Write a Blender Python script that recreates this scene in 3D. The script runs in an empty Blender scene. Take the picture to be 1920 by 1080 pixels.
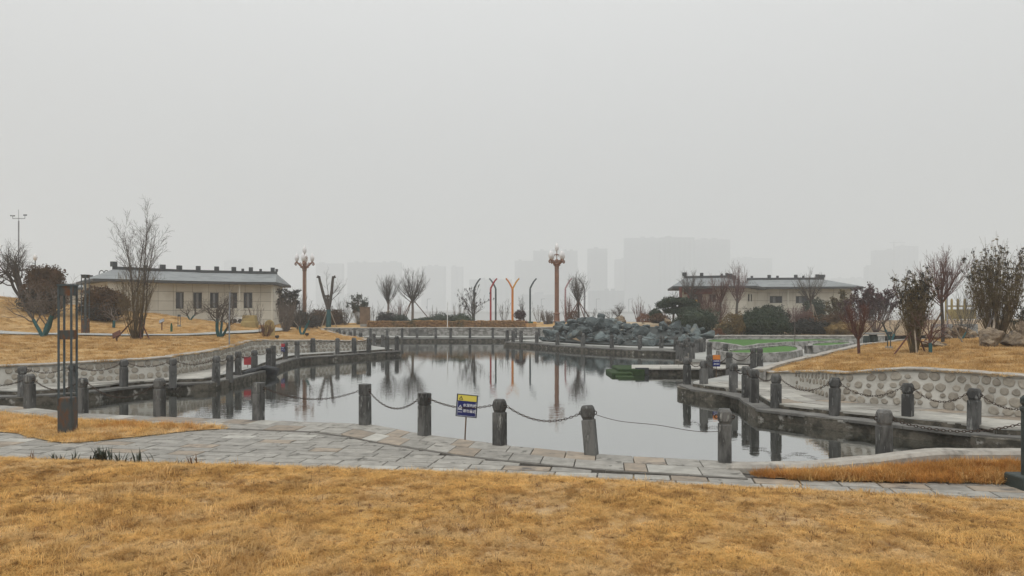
import bpy, bmesh, math, random
import numpy as np
from mathutils import Vector, Matrix, Euler, noise
from mathutils.geometry import delaunay_2d_cdt

PI = math.pi
R = math.radians
scene = bpy.context.scene
COL = scene.collection

# ------------------------------------------------------------------ camera
F, CAMH, HY = 1400.0, 2.33, 578.0          # focal length in photo pixels, eye height, horizon row
cam_d = bpy.data.cameras.new('camera')
cam_d.sensor_width = 36.0
cam_d.lens = 36.0 * F / 1920.0
cam_d.shift_y = (HY - 540.0) / 1920.0
cam_d.clip_start = 0.1
cam_d.clip_end = 9000.0
cam = bpy.data.objects.new('camera', cam_d)
cam.location = (0, 0, CAMH)
cam.rotation_euler = (R(90), 0, 0)
COL.objects.link(cam)
scene.camera = cam

# ------------------------------------------------------------------ sky and sun
SUN_EL, SUN_AZ = R(62), R(205)
world = bpy.data.worlds.new('World')
scene.world = world
world.use_nodes = True
wn = world.node_tree
for n in list(wn.nodes):
    wn.nodes.remove(n)
sky = wn.nodes.new('ShaderNodeTexSky')
sky.sky_type = 'NISHITA'
sky.sun_disc = False
sky.sun_elevation = SUN_EL
sky.sun_rotation = SUN_AZ
sky.dust_density = 6.0
sky.air_density = 1.5
hsv = wn.nodes.new('ShaderNodeHueSaturation')
hsv.inputs['Saturation'].default_value = 0.25
wn.links.new(sky.outputs['Color'], hsv.inputs['Color'])
tc = wn.nodes.new('ShaderNodeTexCoord')
sep = wn.nodes.new('ShaderNodeSeparateXYZ')
wn.links.new(tc.outputs['Generated'], sep.inputs['Vector'])
ramp = wn.nodes.new('ShaderNodeMapRange')       # even overcast: brighter towards the zenith
ramp.inputs['From Min'].default_value = 0.0
ramp.inputs['From Max'].default_value = 1.0
ramp.inputs['To Min'].default_value = 4.4
ramp.inputs['To Max'].default_value = 14.0
wn.links.new(sep.outputs['Z'], ramp.inputs['Value'])
grey = wn.nodes.new('ShaderNodeMix')
grey.data_type = 'RGBA'
grey.blend_type = 'MULTIPLY'
grey.inputs['Factor'].default_value = 1.0
grey.inputs['A'].default_value = (0.985, 1.0, 1.0, 1)
wn.links.new(ramp.outputs['Result'], grey.inputs['B'])
mixs = wn.nodes.new('ShaderNodeMix')
mixs.data_type = 'RGBA'
mixs.inputs['Factor'].default_value = 0.93
wn.links.new(hsv.outputs['Color'], mixs.inputs['A'])
wn.links.new(grey.outputs['Result'], mixs.inputs['B'])
bg = wn.nodes.new('ShaderNodeBackground')
bg.inputs['Strength'].default_value = 0.1
wn.links.new(mixs.outputs['Result'], bg.inputs['Color'])
wo = wn.nodes.new('ShaderNodeOutputWorld')
wn.links.new(bg.outputs['Background'], wo.inputs['Surface'])

sun_d = bpy.data.lights.new('sun', 'SUN')
sun_d.energy = 1.5
sun_d.angle = R(35)
sun_d.color = (1.0, 0.98, 0.95)
sun = bpy.data.objects.new('sun', sun_d)
sdir = Vector((math.sin(SUN_AZ) * math.cos(SUN_EL), math.cos(SUN_AZ) * math.cos(SUN_EL), math.sin(SUN_EL)))
sun.rotation_euler = sdir.to_track_quat('Z', 'Y').to_euler()
sun.location = sdir * 50
COL.objects.link(sun)

scene.view_settings.view_transform = 'Standard'
scene.view_settings.look = 'None'
scene.view_settings.gamma = 1.0
scene.view_settings.exposure = 0.0
scene.view_settings.use_curve_mapping = False
cy = scene.cycles
cy.use_denoising = True
try:
    cy.denoiser = 'OPENIMAGEDENOISE'
except Exception:
    pass
cy.max_bounces = 6
cy.diffuse_bounces = 2
cy.glossy_bounces = 3
cy.transmission_bounces = 2
cy.volume_bounces = 3
cy.caustics_reflective = False
cy.caustics_refractive = False
cy.sample_clamp_indirect = 6.0
HAZE = 0.0014

# ------------------------------------------------------------------ helpers
def at(px, Y, z=0.0):
    return Vector(((px - 960) / F * Y, Y, z))
def W(px, py, z=0.0):
    Y = (CAMH - z) * F / (py - HY)
    return Vector(((px - 960) / F * Y, Y, z))
def zat(py, Y):
    return CAMH - (py - HY) * Y / F
def nz(x, y, z=0.0, s=1.0):
    return noise.noise(Vector((x * s, y * s, z)))

class MB:
    """collects vertices and faces, then links them as ONE mesh object"""
    def __init__(s):
        s.v, s.q, s.t, s.p, s.n = [], [], [], [], 0
    def add(s, V, Q=None, T=None, P=None):
        V = np.asarray(V, dtype=np.float32).reshape(-1, 3)
        if Q is not None and len(Q): s.q.append(np.asarray(Q, dtype=np.int32).reshape(-1, 4) + s.n)
        if T is not None and len(T): s.t.append(np.asarray(T, dtype=np.int32).reshape(-1, 3) + s.n)
        if P is not None:
            for f in P: s.p.append([i + s.n for i in f])
        s.v.append(V)
        s.n += len(V)
        return s
    def box(s, c, size, rz=0.0, M=None):
        x, y, z = size[0] / 2, size[1] / 2, size[2] / 2
        V = np.array([(-x,-y,-z),(x,-y,-z),(x,y,-z),(-x,y,-z),(-x,-y,z),(x,-y,z),(x,y,z),(-x,y,z)], dtype=np.float32)
        if rz:
            M = Matrix.Rotation(rz, 3, 'Z')
        if M is not None:
            V = V @ np.array(M).T
        V = V + np.array(c, dtype=np.float32)
        return s.add(V, [(0,3,2,1),(4,5,6,7),(0,1,5,4),(1,2,6,5),(2,3,7,6),(3,0,4,7)])
    def loft(s, rings, cap0=True, cap1=True, closed=True):
        rings = [np.asarray(r, dtype=np.float32) for r in rings]
        m = len(rings[0])
        V = np.concatenate(rings)
        i = np.arange(m if closed else m - 1)
        j = (i + 1) % m
        Q = [np.stack([k * m + i, k * m + j, (k + 1) * m + j, (k + 1) * m + i], 1) for k in range(len(rings) - 1)]
        P = []
        if cap0: P.append(list(range(m))[::-1])
        if cap1: P.append([(len(rings) - 1) * m + a for a in range(m)])
        return s.add(V, np.concatenate(Q), None, P)
    def tube(s, pts, rad, n=6, caps=False):
        pts = np.asarray(pts, dtype=np.float32)
        m = len(pts)
        rad = np.broadcast_to(np.asarray(rad, dtype=np.float32), (m,))
        t = np.gradient(pts, axis=0)
        t /= (np.linalg.norm(t, axis=1, keepdims=True) + 1e-9)
        a = np.abs(t.mean(0))
        ref = np.zeros(3, dtype=np.float32); ref[int(np.argmin(a))] = 1
        u = np.cross(t, ref); u /= (np.linalg.norm(u, axis=1, keepdims=True) + 1e-9)
        w = np.cross(t, u)
        ang = np.arange(n) * 2 * PI / n
        V = pts[:, None] + rad[:, None, None] * (np.cos(ang)[None, :, None] * u[:, None] + np.sin(ang)[None, :, None] * w[:, None])
        i = np.arange(n); j = (i + 1) % n
        k = (np.arange(m - 1) * n)[:, None]
        Q = np.stack([k + i, k + j, k + n + j, k + n + i], 2).reshape(-1, 4)
        P = [list(range(n))[::-1], [(m - 1) * n + a for a in range(n)]] if caps else None
        return s.add(V.reshape(-1, 3), Q, None, P)
    def lathe(s, prof, n=12, c=(0, 0, 0), sq=False):
        ang = np.arange(n) * 2 * PI / n + (PI / n if sq else 0)
        rings = [np.stack([c[0] + r * np.cos(ang), c[1] + r * np.sin(ang), np.full(n, c[2] + z)], 1) for r, z in prof]
        return s.loft(rings)
    def quads(s, C, U, Vv):
        """one diamond-shaped leaf per centre"""
        N = len(C)
        V = np.stack([C - U, C + Vv, C + U, C - Vv], 1).reshape(-1, 3)
        return s.add(V, np.arange(N * 4).reshape(-1, 4))
    def build(s, name, mat=None, parent=None, origin=None, smooth=False):
        me = bpy.data.meshes.new(name)
        V = np.concatenate(s.v) if s.v else np.zeros((0, 3), np.float32)
        if origin is not None:
            V = V - np.array(origin, dtype=np.float32)
        Q = np.concatenate(s.q) if s.q else np.zeros((0, 4), np.int32)
        T = np.concatenate(s.t) if s.t else np.zeros((0, 3), np.int32)
        idx = [Q.ravel(), T.ravel()] + [np.array(p, np.int32) for p in s.p]
        tot = np.concatenate([np.full(len(Q), 4, np.int32), np.full(len(T), 3, np.int32), np.array([len(p) for p in s.p], np.int32)])
        L = np.concatenate(idx).astype(np.int32)
        me.vertices.add(len(V)); me.vertices.foreach_set('co', V.ravel())
        me.loops.add(len(L)); me.loops.foreach_set('vertex_index', L)
        me.polygons.add(len(tot))
        start = np.concatenate([[0], np.cumsum(tot)[:-1]]).astype(np.int32) if len(tot) else tot
        me.polygons.foreach_set('loop_start', start)
        me.polygons.foreach_set('use_smooth', np.full(len(tot), smooth, dtype=bool))
        me.update(calc_edges=True)
        me.validate()
        if mat is not None:
            me.materials.append(mat)
        return link(name, me, parent)

def link(name, me, parent=None, loc=None, rot=None, scl=None):
    o = bpy.data.objects.new(name, me)
    COL.objects.link(o)
    if parent is not None: o.parent = parent
    if loc is not None: o.location = loc
    if rot is not None: o.rotation_euler = rot
    if scl is not None: o.scale = scl
    return o
def tag(o, label, cat, group=None):
    o['label'] = label
    o['category'] = cat
    if group: o['group'] = group
    return o
def thing(name, label, cat, loc=(0, 0, 0), rz=0.0, group=None):
    o = link(name, None, None, loc, (0, 0, rz))
    o.empty_display_size = 0.2
    return tag(o, label, cat, group)
def struct(o):
    o['kind'] = 'structure'
    return o
def stuff(o, label=None, cat=None):
    o['kind'] = 'stuff'
    if label: o['label'] = label
    if cat: o['category'] = cat
    return o
def copy_tree(o, parent=None):
    c = o.copy()
    COL.objects.link(c)
    c.parent = parent
    for ch in o.children:
        copy_tree(ch, c)
    return c

def crom(P, n):
    """n points, evenly spaced, on a smooth curve through P"""
    P = [np.array(p, dtype=float) for p in P]
    P = [2 * P[0] - P[1]] + P + [2 * P[-1] - P[-2]]
    out = []
    for i in range(1, len(P) - 2):
        p0, p1, p2, p3 = P[i-1], P[i], P[i+1], P[i+2]
        for t in np.linspace(0, 1, 24, endpoint=False):
            out.append(0.5 * ((2*p1) + (-p0+p2)*t + (2*p0-5*p1+4*p2-p3)*t*t + (-p0+3*p1-3*p2+p3)*t**3))
    out.append(P[-2])
    return resample(np.array(out), n)
def resample(A, n):
    A = np.asarray(A, dtype=float)
    d = np.concatenate([[0], np.cumsum(np.linalg.norm(np.diff(A[:, :2], axis=0), axis=1))])
    t = np.linspace(0, d[-1], n)
    return np.stack([np.interp(t, d, A[:, k]) for k in range(A.shape[1])], 1)
def plen(A):
    A = np.asarray(A)
    return float(np.linalg.norm(np.diff(A[:, :2], axis=0), axis=1).sum())
def offset(A, d):
    """polyline moved d to the left of its direction"""
    A = np.asarray(A, dtype=float)
    t = np.gradient(A[:, :2], axis=0)
    t /= np.linalg.norm(t, axis=1, keepdims=True) + 1e-9
    B = A.copy()
    B[:, 0] -= t[:, 1] * d
    B[:, 1] += t[:, 0] * d
    return B
def inpoly(X, Y, poly):
    X = np.asarray(X, dtype=float); Y = np.asarray(Y, dtype=float)
    ins = np.zeros(X.shape, bool)
    P = np.asarray(poly)[:, :2]
    j = len(P) - 1
    for i in range(len(P)):
        xi, yi = P[i]; xj, yj = P[j]
        if yi != yj:
            c = ((yi > Y) != (yj > Y)) & (X < (xj - xi) * (Y - yi) / (yj - yi) + xi)
            ins ^= c
        j = i
    return ins
def cdt(poly, zf, step=0.0, jit=0.3, seed=1, extra=None):
    """triangulated sheet inside a polygon, heights from zf"""
    P = [Vector((float(p[0]), float(p[1]))) for p in poly]
    n = len(P)
    if step:
        A = np.array([(p.x, p.y) for p in P])
        rng = np.random.default_rng(seed)
        gx, gy = np.meshgrid(np.arange(A[:, 0].min(), A[:, 0].max(), step), np.arange(A[:, 1].min(), A[:, 1].max(), step))
        gx = gx.ravel() + rng.uniform(-jit, jit, gx.size) * step
        gy = gy.ravel() + rng.uniform(-jit, jit, gy.size) * step
        k = inpoly(gx, gy, A)
        P += [Vector((a, b)) for a, b in zip(gx[k], gy[k])]
    V, E, FF, *_ = delaunay_2d_cdt(P, [], [list(range(n))], 1, 1e-5)
    return [(v.x, v.y, zf(v.x, v.y)) for v in V], [list(f) for f in FF]
def prism(mb, poly, z0, z1, zf=None):
    V, FF = cdt(poly, zf or (lambda x, y: z1))
    mb.add(V, None, None, FF)
    n = len(poly)
    B = [(p[0], p[1], z0) for p in poly]
    T = [(p[0], p[1], zf(p[0], p[1]) if zf else z1) for p in poly]
    i = np.arange(n); j = (i + 1) % n
    mb.add(B + T, np.stack([i, j, n + j, n + i], 1))
    return mb

# ------------------------------------------------------------------ materials
def mat(name, c1, c2=None, scale=4.0, rough=0.85, bump=0.0, bscale=None, rnd=0.0, detail=6.0, metal=0.0,
        lo=0.35, hi=0.65, c3=None, s3=1.0, lo3=0.55, hi3=0.7, stretch=None, spec=0.3, bdist=0.02):
    """procedural: two colours mixed by world-space noise, a third as larger stains, random value per object, bump"""
    m = bpy.data.materials.new(name)
    m.use_nodes = True
    nt = m.node_tree
    b = nt.nodes['Principled BSDF']
    b.inputs['Roughness'].default_value = rough
    b.inputs['Metallic'].default_value = metal
    b.inputs['Specular IOR Level'].default_value = spec
    g = nt.nodes.new('ShaderNodeNewGeometry')
    vec = g.outputs['Position']
    if stretch:
        mp = nt.nodes.new('ShaderNodeMapping')
        mp.inputs['Scale'].default_value = stretch
        nt.links.new(vec, mp.inputs['Vector'])
        vec = mp.outputs['Vector']
    def noi(sc, det=detail):
        t = nt.nodes.new('ShaderNodeTexNoise')
        t.inputs['Scale'].default_value = sc
        t.inputs['Detail'].default_value = det
        t.inputs['Roughness'].default_value = 0.6
        nt.links.new(vec, t.inputs['Vector'])
        return t
    def ramp2(src, lo, hi):
        r = nt.nodes.new('ShaderNodeMapRange')
        r.inputs['From Min'].default_value = lo
        r.inputs['From Max'].default_value = hi
        nt.links.new(src, r.inputs['Value'])
        return r.outputs['Result']
    def mixc(f, a, bcol):
        x = nt.nodes.new('ShaderNodeMix'); x.data_type = 'RGBA'
        nt.links.new(f, x.inputs['Factor'])
        for k, val in (('A', a), ('B', bcol)):
            if isinstance(val, tuple): x.inputs[k].default_value = (*val, 1)
            else: nt.links.new(val, x.inputs[k])
        return x.outputs['Result']
    col = None
    if c2 is not None:
        col = mixc(ramp2(noi(scale).outputs['Fac'], lo, hi), tuple(c1), tuple(c2))
    if c3 is not None:
        col = mixc(ramp2(noi(s3, 4).outputs['Fac'], lo3, hi3), col if col is not None else tuple(c1), tuple(c3))
    if rnd:
        oi = nt.nodes.new('ShaderNodeObjectInfo')
        r = nt.nodes.new('ShaderNodeMapRange')
        r.inputs['To Min'].default_value = 1 - rnd
        r.inputs['To Max'].default_value = 1 + rnd
        nt.links.new(oi.outputs['Random'], r.inputs['Value'])
        x = nt.nodes.new('ShaderNodeMix'); x.data_type = 'RGBA'; x.blend_type = 'MULTIPLY'
        x.inputs['Factor'].default_value = 1
        if col is None: x.inputs['A'].default_value = (*c1, 1)
        else: nt.links.new(col, x.inputs['A'])
        nt.links.new(r.outputs['Result'], x.inputs['B'])
        col = x.outputs['Result']
    if col is None: b.inputs['Base Color'].default_value = (*c1, 1)
    else: nt.links.new(col, b.inputs['Base Color'])
    if bump:
        bp = nt.nodes.new('ShaderNodeBump')
        bp.inputs['Strength'].default_value = bump
        bp.inputs['Distance'].default_value = bdist
        nt.links.new(noi(bscale or scale * 3).outputs['Fac'], bp.inputs['Height'])
        nt.links.new(bp.outputs['Normal'], b.inputs['Normal'])
    return m

M = {}
M['grass_dark'] = mat('dead_weed', (0.12, 0.06, 0.03), (0.2, 0.1, 0.045), 3, 0.9, rnd=0.3)
M['soil'] = mat('garden_soil', (0.2, 0.14, 0.085), (0.3, 0.22, 0.13), 1.2, 0.95, 0.7, 6, bdist=0.06)
M['sand'] = mat('sandy_ground', (0.42, 0.34, 0.23), (0.3, 0.23, 0.15), 0.8, 0.95, 0.5, 6)
M['slab'] = mat('paving_slab', (0.315, 0.3, 0.268), (0.21, 0.2, 0.178), 5.0, 0.75, 0.5, 26, rnd=0.13, c3=(0.12, 0.115, 0.1), s3=3.6, lo3=0.6, hi3=0.66, bdist=0.008)
M['slab_warm'] = mat('paving_slab_tan', (0.32, 0.265, 0.205), (0.21, 0.18, 0.145), 4.0, 0.75, 0.5, 26, rnd=0.14, c3=(0.11, 0.1, 0.09), s3=2.0, lo3=0.6, hi3=0.68, bdist=0.008)
M['slab_light'] = mat('paving_slab_pale', (0.4, 0.385, 0.345), (0.28, 0.27, 0.24), 4, 0.75, 0.3, 20, rnd=0.15, bdist=0.008)
M['joint'] = mat('joint_mortar', (0.075, 0.07, 0.062), (0.14, 0.13, 0.115), 5, 0.95)
M['path'] = mat('path_concrete', (0.36, 0.36, 0.335), (0.28, 0.28, 0.26), 0.7, 0.85, 0.2, 8, c3=(0.2, 0.2, 0.185), s3=1.2, lo3=0.6, hi3=0.75)
M['bank'] = mat('bank_rubble', (0.135, 0.12, 0.095), (0.05, 0.046, 0.036), 4.0, 0.9, 1.0, 6, c3=(0.36, 0.345, 0.31), s3=3.2, lo3=0.6, hi3=0.68, lo=.42, hi=.58, bdist=0.05)
M['coping'] = mat('coping_stone', (0.17, 0.165, 0.15), (0.1, 0.097, 0.09), 2.5, 0.8, 0.5, 14, rnd=0.25, c3=(0.05, 0.05, 0.045), s3=1.5, lo3=0.55, hi3=0.7)
M['post'] = mat('post_granite', (0.125, 0.124, 0.118), (0.045, 0.045, 0.043), 6.0, 0.85, 0.6, 45, rnd=0.3, c3=(0.27, 0.27, 0.255), s3=12, lo3=0.58, hi3=0.7, lo=.42, hi=.6, stretch=(1, 1, 0.3), bdist=0.006)
M['iron'] = mat('chain_iron', (0.035, 0.03, 0.027), (0.075, 0.045, 0.03), 30, 0.7, metal=0.5)
M['mortar'] = mat('wall_mortar', (0.56, 0.54, 0.49), (0.44, 0.42, 0.375), 2.2, 0.9, 0.6, 16, c3=(0.27, 0.255, 0.22), s3=1.3, lo3=0.6, hi3=0.78)
M['cobble'] = mat('wall_cobble', (0.36, 0.325, 0.27), (0.25, 0.225, 0.188), 9, 0.9, 0.8, 40, rnd=0.16, bdist=0.012)
M['walltop'] = mat('wall_coping', (0.40, 0.375, 0.33), (0.27, 0.25, 0.22), 4, 0.9, 0.7, 18, c3=(0.13, 0.125, 0.11), s3=2.6, lo3=0.55, hi3=0.68)
M['rubble'] = mat('rubble_wall', (0.33, 0.32, 0.3), (0.17, 0.165, 0.15), 3.5, 0.9, 0.9, 6, lo=0.42, hi=0.58, bdist=0.05)
M['rock'] = mat('rockery_stone', (0.05, 0.063, 0.064), (0.12, 0.142, 0.14), 3.2, 0.85, 0.9, 8, rnd=0.4, c3=(0.15, 0.145, 0.12), s3=1.3, lo3=0.6, hi3=0.7, bdist=0.05)
M['rock_gap_shade'] = mat('rockery_gap_shade', (0.025, 0.03, 0.029), (0.05, 0.056, 0.052), 2.0, 0.9, 0.8, 6)  # cement bed coloured extra dark, painting shade into the crevices between rocks
M['boulder'] = mat('tan_boulder', (0.3, 0.235, 0.16), (0.13, 0.098, 0.07), 3.0, 0.9, 1.0, 9, c3=(0.09, 0.075, 0.06), s3=2.2, lo3=0.56, hi3=0.66, rnd=0.12, bdist=0.08)
M['bark'] = mat('bark_grey', (0.11, 0.095, 0.08), (0.06, 0.05, 0.042), 9, 0.9, 0.6, 40, rnd=0.2)
M['bark_dk'] = mat('bark_dark', (0.05, 0.042, 0.036), (0.085, 0.07, 0.06), 9, 0.9, 0.6, 40, rnd=0.2)
M['bark_pale'] = mat('bark_pale', (0.2, 0.17, 0.145), (0.11, 0.09, 0.078), 7, 0.9, 0.5, 40)
M['bark_red'] = mat('bark_red', (0.13, 0.055, 0.04), (0.08, 0.04, 0.03), 7, 0.9)
M['bark_pink'] = mat('bark_pink', (0.2, 0.12, 0.11), (0.12, 0.08, 0.075), 7, 0.9)
M['olive'] = mat('olive_stem', (0.17, 0.13, 0.07), (0.095, 0.072, 0.045), 5, 0.9, rnd=0.2)
M['teal'] = mat('green_trunk_wrap', (0.03, 0.115, 0.12), (0.02, 0.07, 0.075), 14, 0.8, 0.5, 60)
M['timber'] = mat('stake_timber', (0.17, 0.11, 0.07), (0.08, 0.055, 0.04), 8, 0.85)
M['timber_pale'] = mat('stake_pale', (0.33, 0.28, 0.22), (0.22, 0.18, 0.14), 8, 0.85)
M['leaf_dk'] = mat('leaf_dark_green', (0.03, 0.048, 0.03), (0.055, 0.07, 0.038), 2, 0.75, rnd=0.15)
M['leaf_gr'] = mat('leaf_grey_green', (0.06, 0.075, 0.055), (0.04, 0.048, 0.035), 2, 0.8, rnd=0.15)
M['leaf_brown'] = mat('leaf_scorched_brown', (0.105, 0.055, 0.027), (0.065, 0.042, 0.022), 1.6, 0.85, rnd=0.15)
M['leaf_dull'] = mat('leaf_dull_grey', (0.047, 0.045, 0.04), (0.035, 0.034, 0.03), 2, 0.9)  # dull grey foliage's own colour: inner conifer leaves, dark shrubs, tufts
M['leaf_purple'] = mat('leaf_purple', (0.075, 0.035, 0.038), (0.05, 0.028, 0.028), 2, 0.8, rnd=0.15)
M['leaf_olive'] = mat('leaf_olive', (0.12, 0.095, 0.045), (0.075, 0.062, 0.034), 2, 0.8, rnd=0.15)
M['leaf_gold'] = mat('leaf_gold', (0.24, 0.16, 0.06), (0.13, 0.09, 0.04), 1.5, 0.85, rnd=0.15)
M['leaf_rust'] = mat('leaf_rust', (0.22, 0.095, 0.045), (0.14, 0.06, 0.03), 1.5, 0.85, rnd=0.15)
M['hedge'] = mat('hedge_brown', (0.5, 0.31, 0.14), (0.26, 0.155, 0.075), 5, 0.85, c3=(0.16, 0.13, 0.055), s3=0.8)
M['turfroll'] = mat('turf_roll', (0.016, 0.036, 0.009), (0.028, 0.056, 0.014), 6, 0.9, 0.8, 60)
M['greenturf'] = mat('artificial_turf', (0.07, 0.17, 0.03), (0.052, 0.13, 0.026), 5, 0.9, 0.8, 60, rnd=0.1)
M['steel'] = mat('lamp_steel', (0.085, 0.105, 0.112), (0.06, 0.075, 0.08), 5, 0.55, metal=0.2)
M['rust'] = mat('lamp_steel_rusty', (0.055, 0.064, 0.064), (0.13, 0.055, 0.022), 6, 0.7, 0.2, 40, c3=(0.3, 0.29, 0.26), s3=7, lo3=0.66, hi3=0.7, lo=0.46, hi=0.58, stretch=(1, 1, 0.35))
M['dkgreen'] = mat('dark_green_iron', (0.03, 0.042, 0.04), (0.05, 0.06, 0.055), 9, 0.6)
M['bronze'] = mat('lamp_bronze_paint', (0.24, 0.125, 0.075), (0.17, 0.085, 0.055), 3, 0.6, c3=(0.5, 0.4, 0.33), s3=3, lo3=0.66, hi3=0.7)
M['bronze_lt'] = mat('lamp_bronze_pale', (0.4, 0.29, 0.22), (0.3, 0.19, 0.13), 3, 0.6)
M['bulb'] = mat('lamp_glass', (0.68, 0.665, 0.66), rough=0.25, spec=0.5)
M['panel'] = mat('cladding_panel', (0.61, 0.593, 0.525), (0.53, 0.513, 0.45), 0.6, 0.8, rnd=0.05, c3=(0.46, 0.43, 0.36), s3=0.4, lo3=0.55, hi3=0.8)
M['panel_joint'] = mat('cladding_joint', (0.16, 0.145, 0.12))
M['roof'] = mat('roof_tile', (0.235, 0.25, 0.25), (0.175, 0.187, 0.19), 1.2, 0.75, 0.4, 6, c3=(0.13, 0.14, 0.14), s3=0.7, lo3=0.55, hi3=0.75)
M['ridge'] = mat('roof_ridge', (0.075, 0.08, 0.084), (0.055, 0.06, 0.062), 2, 0.8)
M['glass'] = mat('window_glass', (0.02, 0.023, 0.028), rough=0.12, spec=0.6)
M['frame'] = mat('window_frame', (0.06, 0.065, 0.07), rough=0.6)
M['curtain'] = mat('window_blind', (0.2, 0.21, 0.22), rough=0.9)
M['white'] = mat('white_paint', (0.72, 0.72, 0.7), (0.55, 0.55, 0.53), 4, 0.6)
M['dark'] = mat('dark_void', (0.025, 0.025, 0.025), rough=0.95)
M['redcol'] = mat('red_column', (0.15, 0.045, 0.03), (0.1, 0.035, 0.025), 3, 0.7)
M['red'] = mat('red_paint', (0.36, 0.035, 0.045), (0.28, 0.03, 0.035), 4, 0.55)
M['orange'] = mat('orange_paint', (0.6, 0.2, 0.035), (0.5, 0.17, 0.03), 4, 0.55)
M['amber'] = mat('amber_paint', (0.62, 0.32, 0.05), (0.5, 0.25, 0.04), 4, 0.55)
M['slate'] = mat('slate_paint', (0.075, 0.095, 0.1), (0.055, 0.07, 0.075), 4, 0.55)
M['pinkp'] = mat('faded_pink_paint', (0.42, 0.27, 0.28), (0.35, 0.24, 0.25), 4, 0.6)
M['greyp'] = mat('grey_paint', (0.27, 0.28, 0.3), (0.2, 0.21, 0.22), 4, 0.6)
M['green'] = mat('green_paint', (0.025, 0.1, 0.05), (0.02, 0.075, 0.04), 4, 0.55)
M['blue'] = mat('blue_paint', (0.03, 0.09, 0.33), (0.025, 0.07, 0.25), 4, 0.55)
M['navy'] = mat('sign_navy', (0.012, 0.02, 0.12), rough=0.5)
M['yellow'] = mat('sign_yellow', (0.66, 0.56, 0.1), rough=0.5)
M['ink'] = mat('sign_black', (0.015, 0.015, 0.015), rough=0.6)
M['signwhite'] = mat('sign_white', (0.75, 0.76, 0.78), rough=0.5)
M['ochre'] = mat('ochre_stone', (0.36, 0.28, 0.12), (0.26, 0.2, 0.09), 3, 0.85, 0.4, 14)
M['board'] = mat('notice_board_wood', (0.2, 0.135, 0.085), (0.14, 0.095, 0.06), 3, 0.7)
M['tarp'] = mat('black_tarpaulin', (0.022, 0.024, 0.026), (0.04, 0.042, 0.045), 3, 0.6, 0.5, 8, bdist=0.05)
M['concrete'] = mat('grey_concrete', (0.3, 0.3, 0.29), (0.22, 0.22, 0.21), 1.5, 0.85, 0.3, 8)
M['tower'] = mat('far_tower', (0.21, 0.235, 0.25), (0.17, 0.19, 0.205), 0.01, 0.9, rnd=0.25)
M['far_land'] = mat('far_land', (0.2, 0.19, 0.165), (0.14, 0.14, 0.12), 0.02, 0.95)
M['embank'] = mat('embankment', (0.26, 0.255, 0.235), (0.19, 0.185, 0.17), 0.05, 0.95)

def grass_mat(name, cols, scales, rnd, trans=0.45, ground=False):
    """dry blades: mottled at several scales, thin enough to let light through"""
    m = bpy.data.materials.new(name); m.use_nodes = True
    nt = m.node_tree
    for n in list(nt.nodes): nt.nodes.remove(n)
    out = nt.nodes.new('ShaderNodeOutputMaterial')
    g = nt.nodes.new('ShaderNodeNewGeometry')
    col = None
    for k, (c, (sc, lo, hi)) in enumerate(zip(cols[1:], scales)):
        t = nt.nodes.new('ShaderNodeTexNoise'); t.inputs['Scale'].default_value = sc; t.inputs['Detail'].default_value = 5; t.inputs['Roughness'].default_value = .65
        nt.links.new(g.outputs['Position'], t.inputs['Vector'])
        r = nt.nodes.new('ShaderNodeMapRange'); r.inputs['From Min'].default_value = lo; r.inputs['From Max'].default_value = hi
        nt.links.new(t.outputs['Fac'], r.inputs['Value'])
        x = nt.nodes.new('ShaderNodeMix'); x.data_type = 'RGBA'
        nt.links.new(r.outputs['Result'], x.inputs['Factor'])
        if col is None: x.inputs['A'].default_value = (*cols[0], 1)
        else: nt.links.new(col, x.inputs['A'])
        x.inputs['B'].default_value = (*c, 1)
        col = x.outputs['Result']
    oi = nt.nodes.new('ShaderNodeObjectInfo')
    r = nt.nodes.new('ShaderNodeMapRange'); r.inputs['To Min'].default_value = 1 - rnd; r.inputs['To Max'].default_value = 1 + rnd
    nt.links.new(oi.outputs['Random'], r.inputs['Value'])
    x = nt.nodes.new('ShaderNodeMix'); x.data_type = 'RGBA'; x.blend_type = 'MULTIPLY'; x.inputs['Factor'].default_value = 1
    nt.links.new(col, x.inputs['A']); nt.links.new(r.outputs['Result'], x.inputs['B'])
    col = x.outputs['Result']
    d = nt.nodes.new('ShaderNodeBsdfDiffuse'); nt.links.new(col, d.inputs['Color'])
    tr = nt.nodes.new('ShaderNodeBsdfTranslucent'); nt.links.new(col, tr.inputs['Color'])
    mx = nt.nodes.new('ShaderNodeMixShader'); mx.inputs['Fac'].default_value = trans
    nt.links.new(d.outputs['BSDF'], mx.inputs[1]); nt.links.new(tr.outputs['BSDF'], mx.inputs[2])
    nt.links.new((mx if trans else d).outputs[0], out.inputs['Surface'])
    return m
GOLD, TAN, BRN, DKB = (0.76, 0.50, 0.195), (0.75, 0.53, 0.265), (0.56, 0.34, 0.13), (0.26, 0.145, 0.055)
M['grass'] = grass_mat('dry_grass', [GOLD, TAN, BRN, DKB], [(0.9, .45, .6), (3.5, .49, .62), (12.0, .56, .65)], .24)
M['grass_far'] = grass_mat('dry_grass_far', [(0.57, 0.375, 0.165), (0.58, 0.41, 0.215), (0.45, 0.275, 0.11), (0.24, 0.135, 0.055)], [(0.5, .45, .6), (1.5, .5, .63), (4.0, .56, .67)], .2)
M['grass_lump'] = grass_mat('dry_grass_tuft', [(0.5, 0.31, 0.12), (0.55, 0.37, 0.18), (0.36, 0.205, 0.075)], [(1.0, .45, .6), (3.0, .5, .6)], .25)
M['grass_red'] = grass_mat('russet_grass', [(0.6, 0.32, 0.1), (0.44, 0.2, 0.055), (0.65, 0.38, 0.14)], [(3.0, .45, .6), (6.0, .55, .65)], .3)
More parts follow.
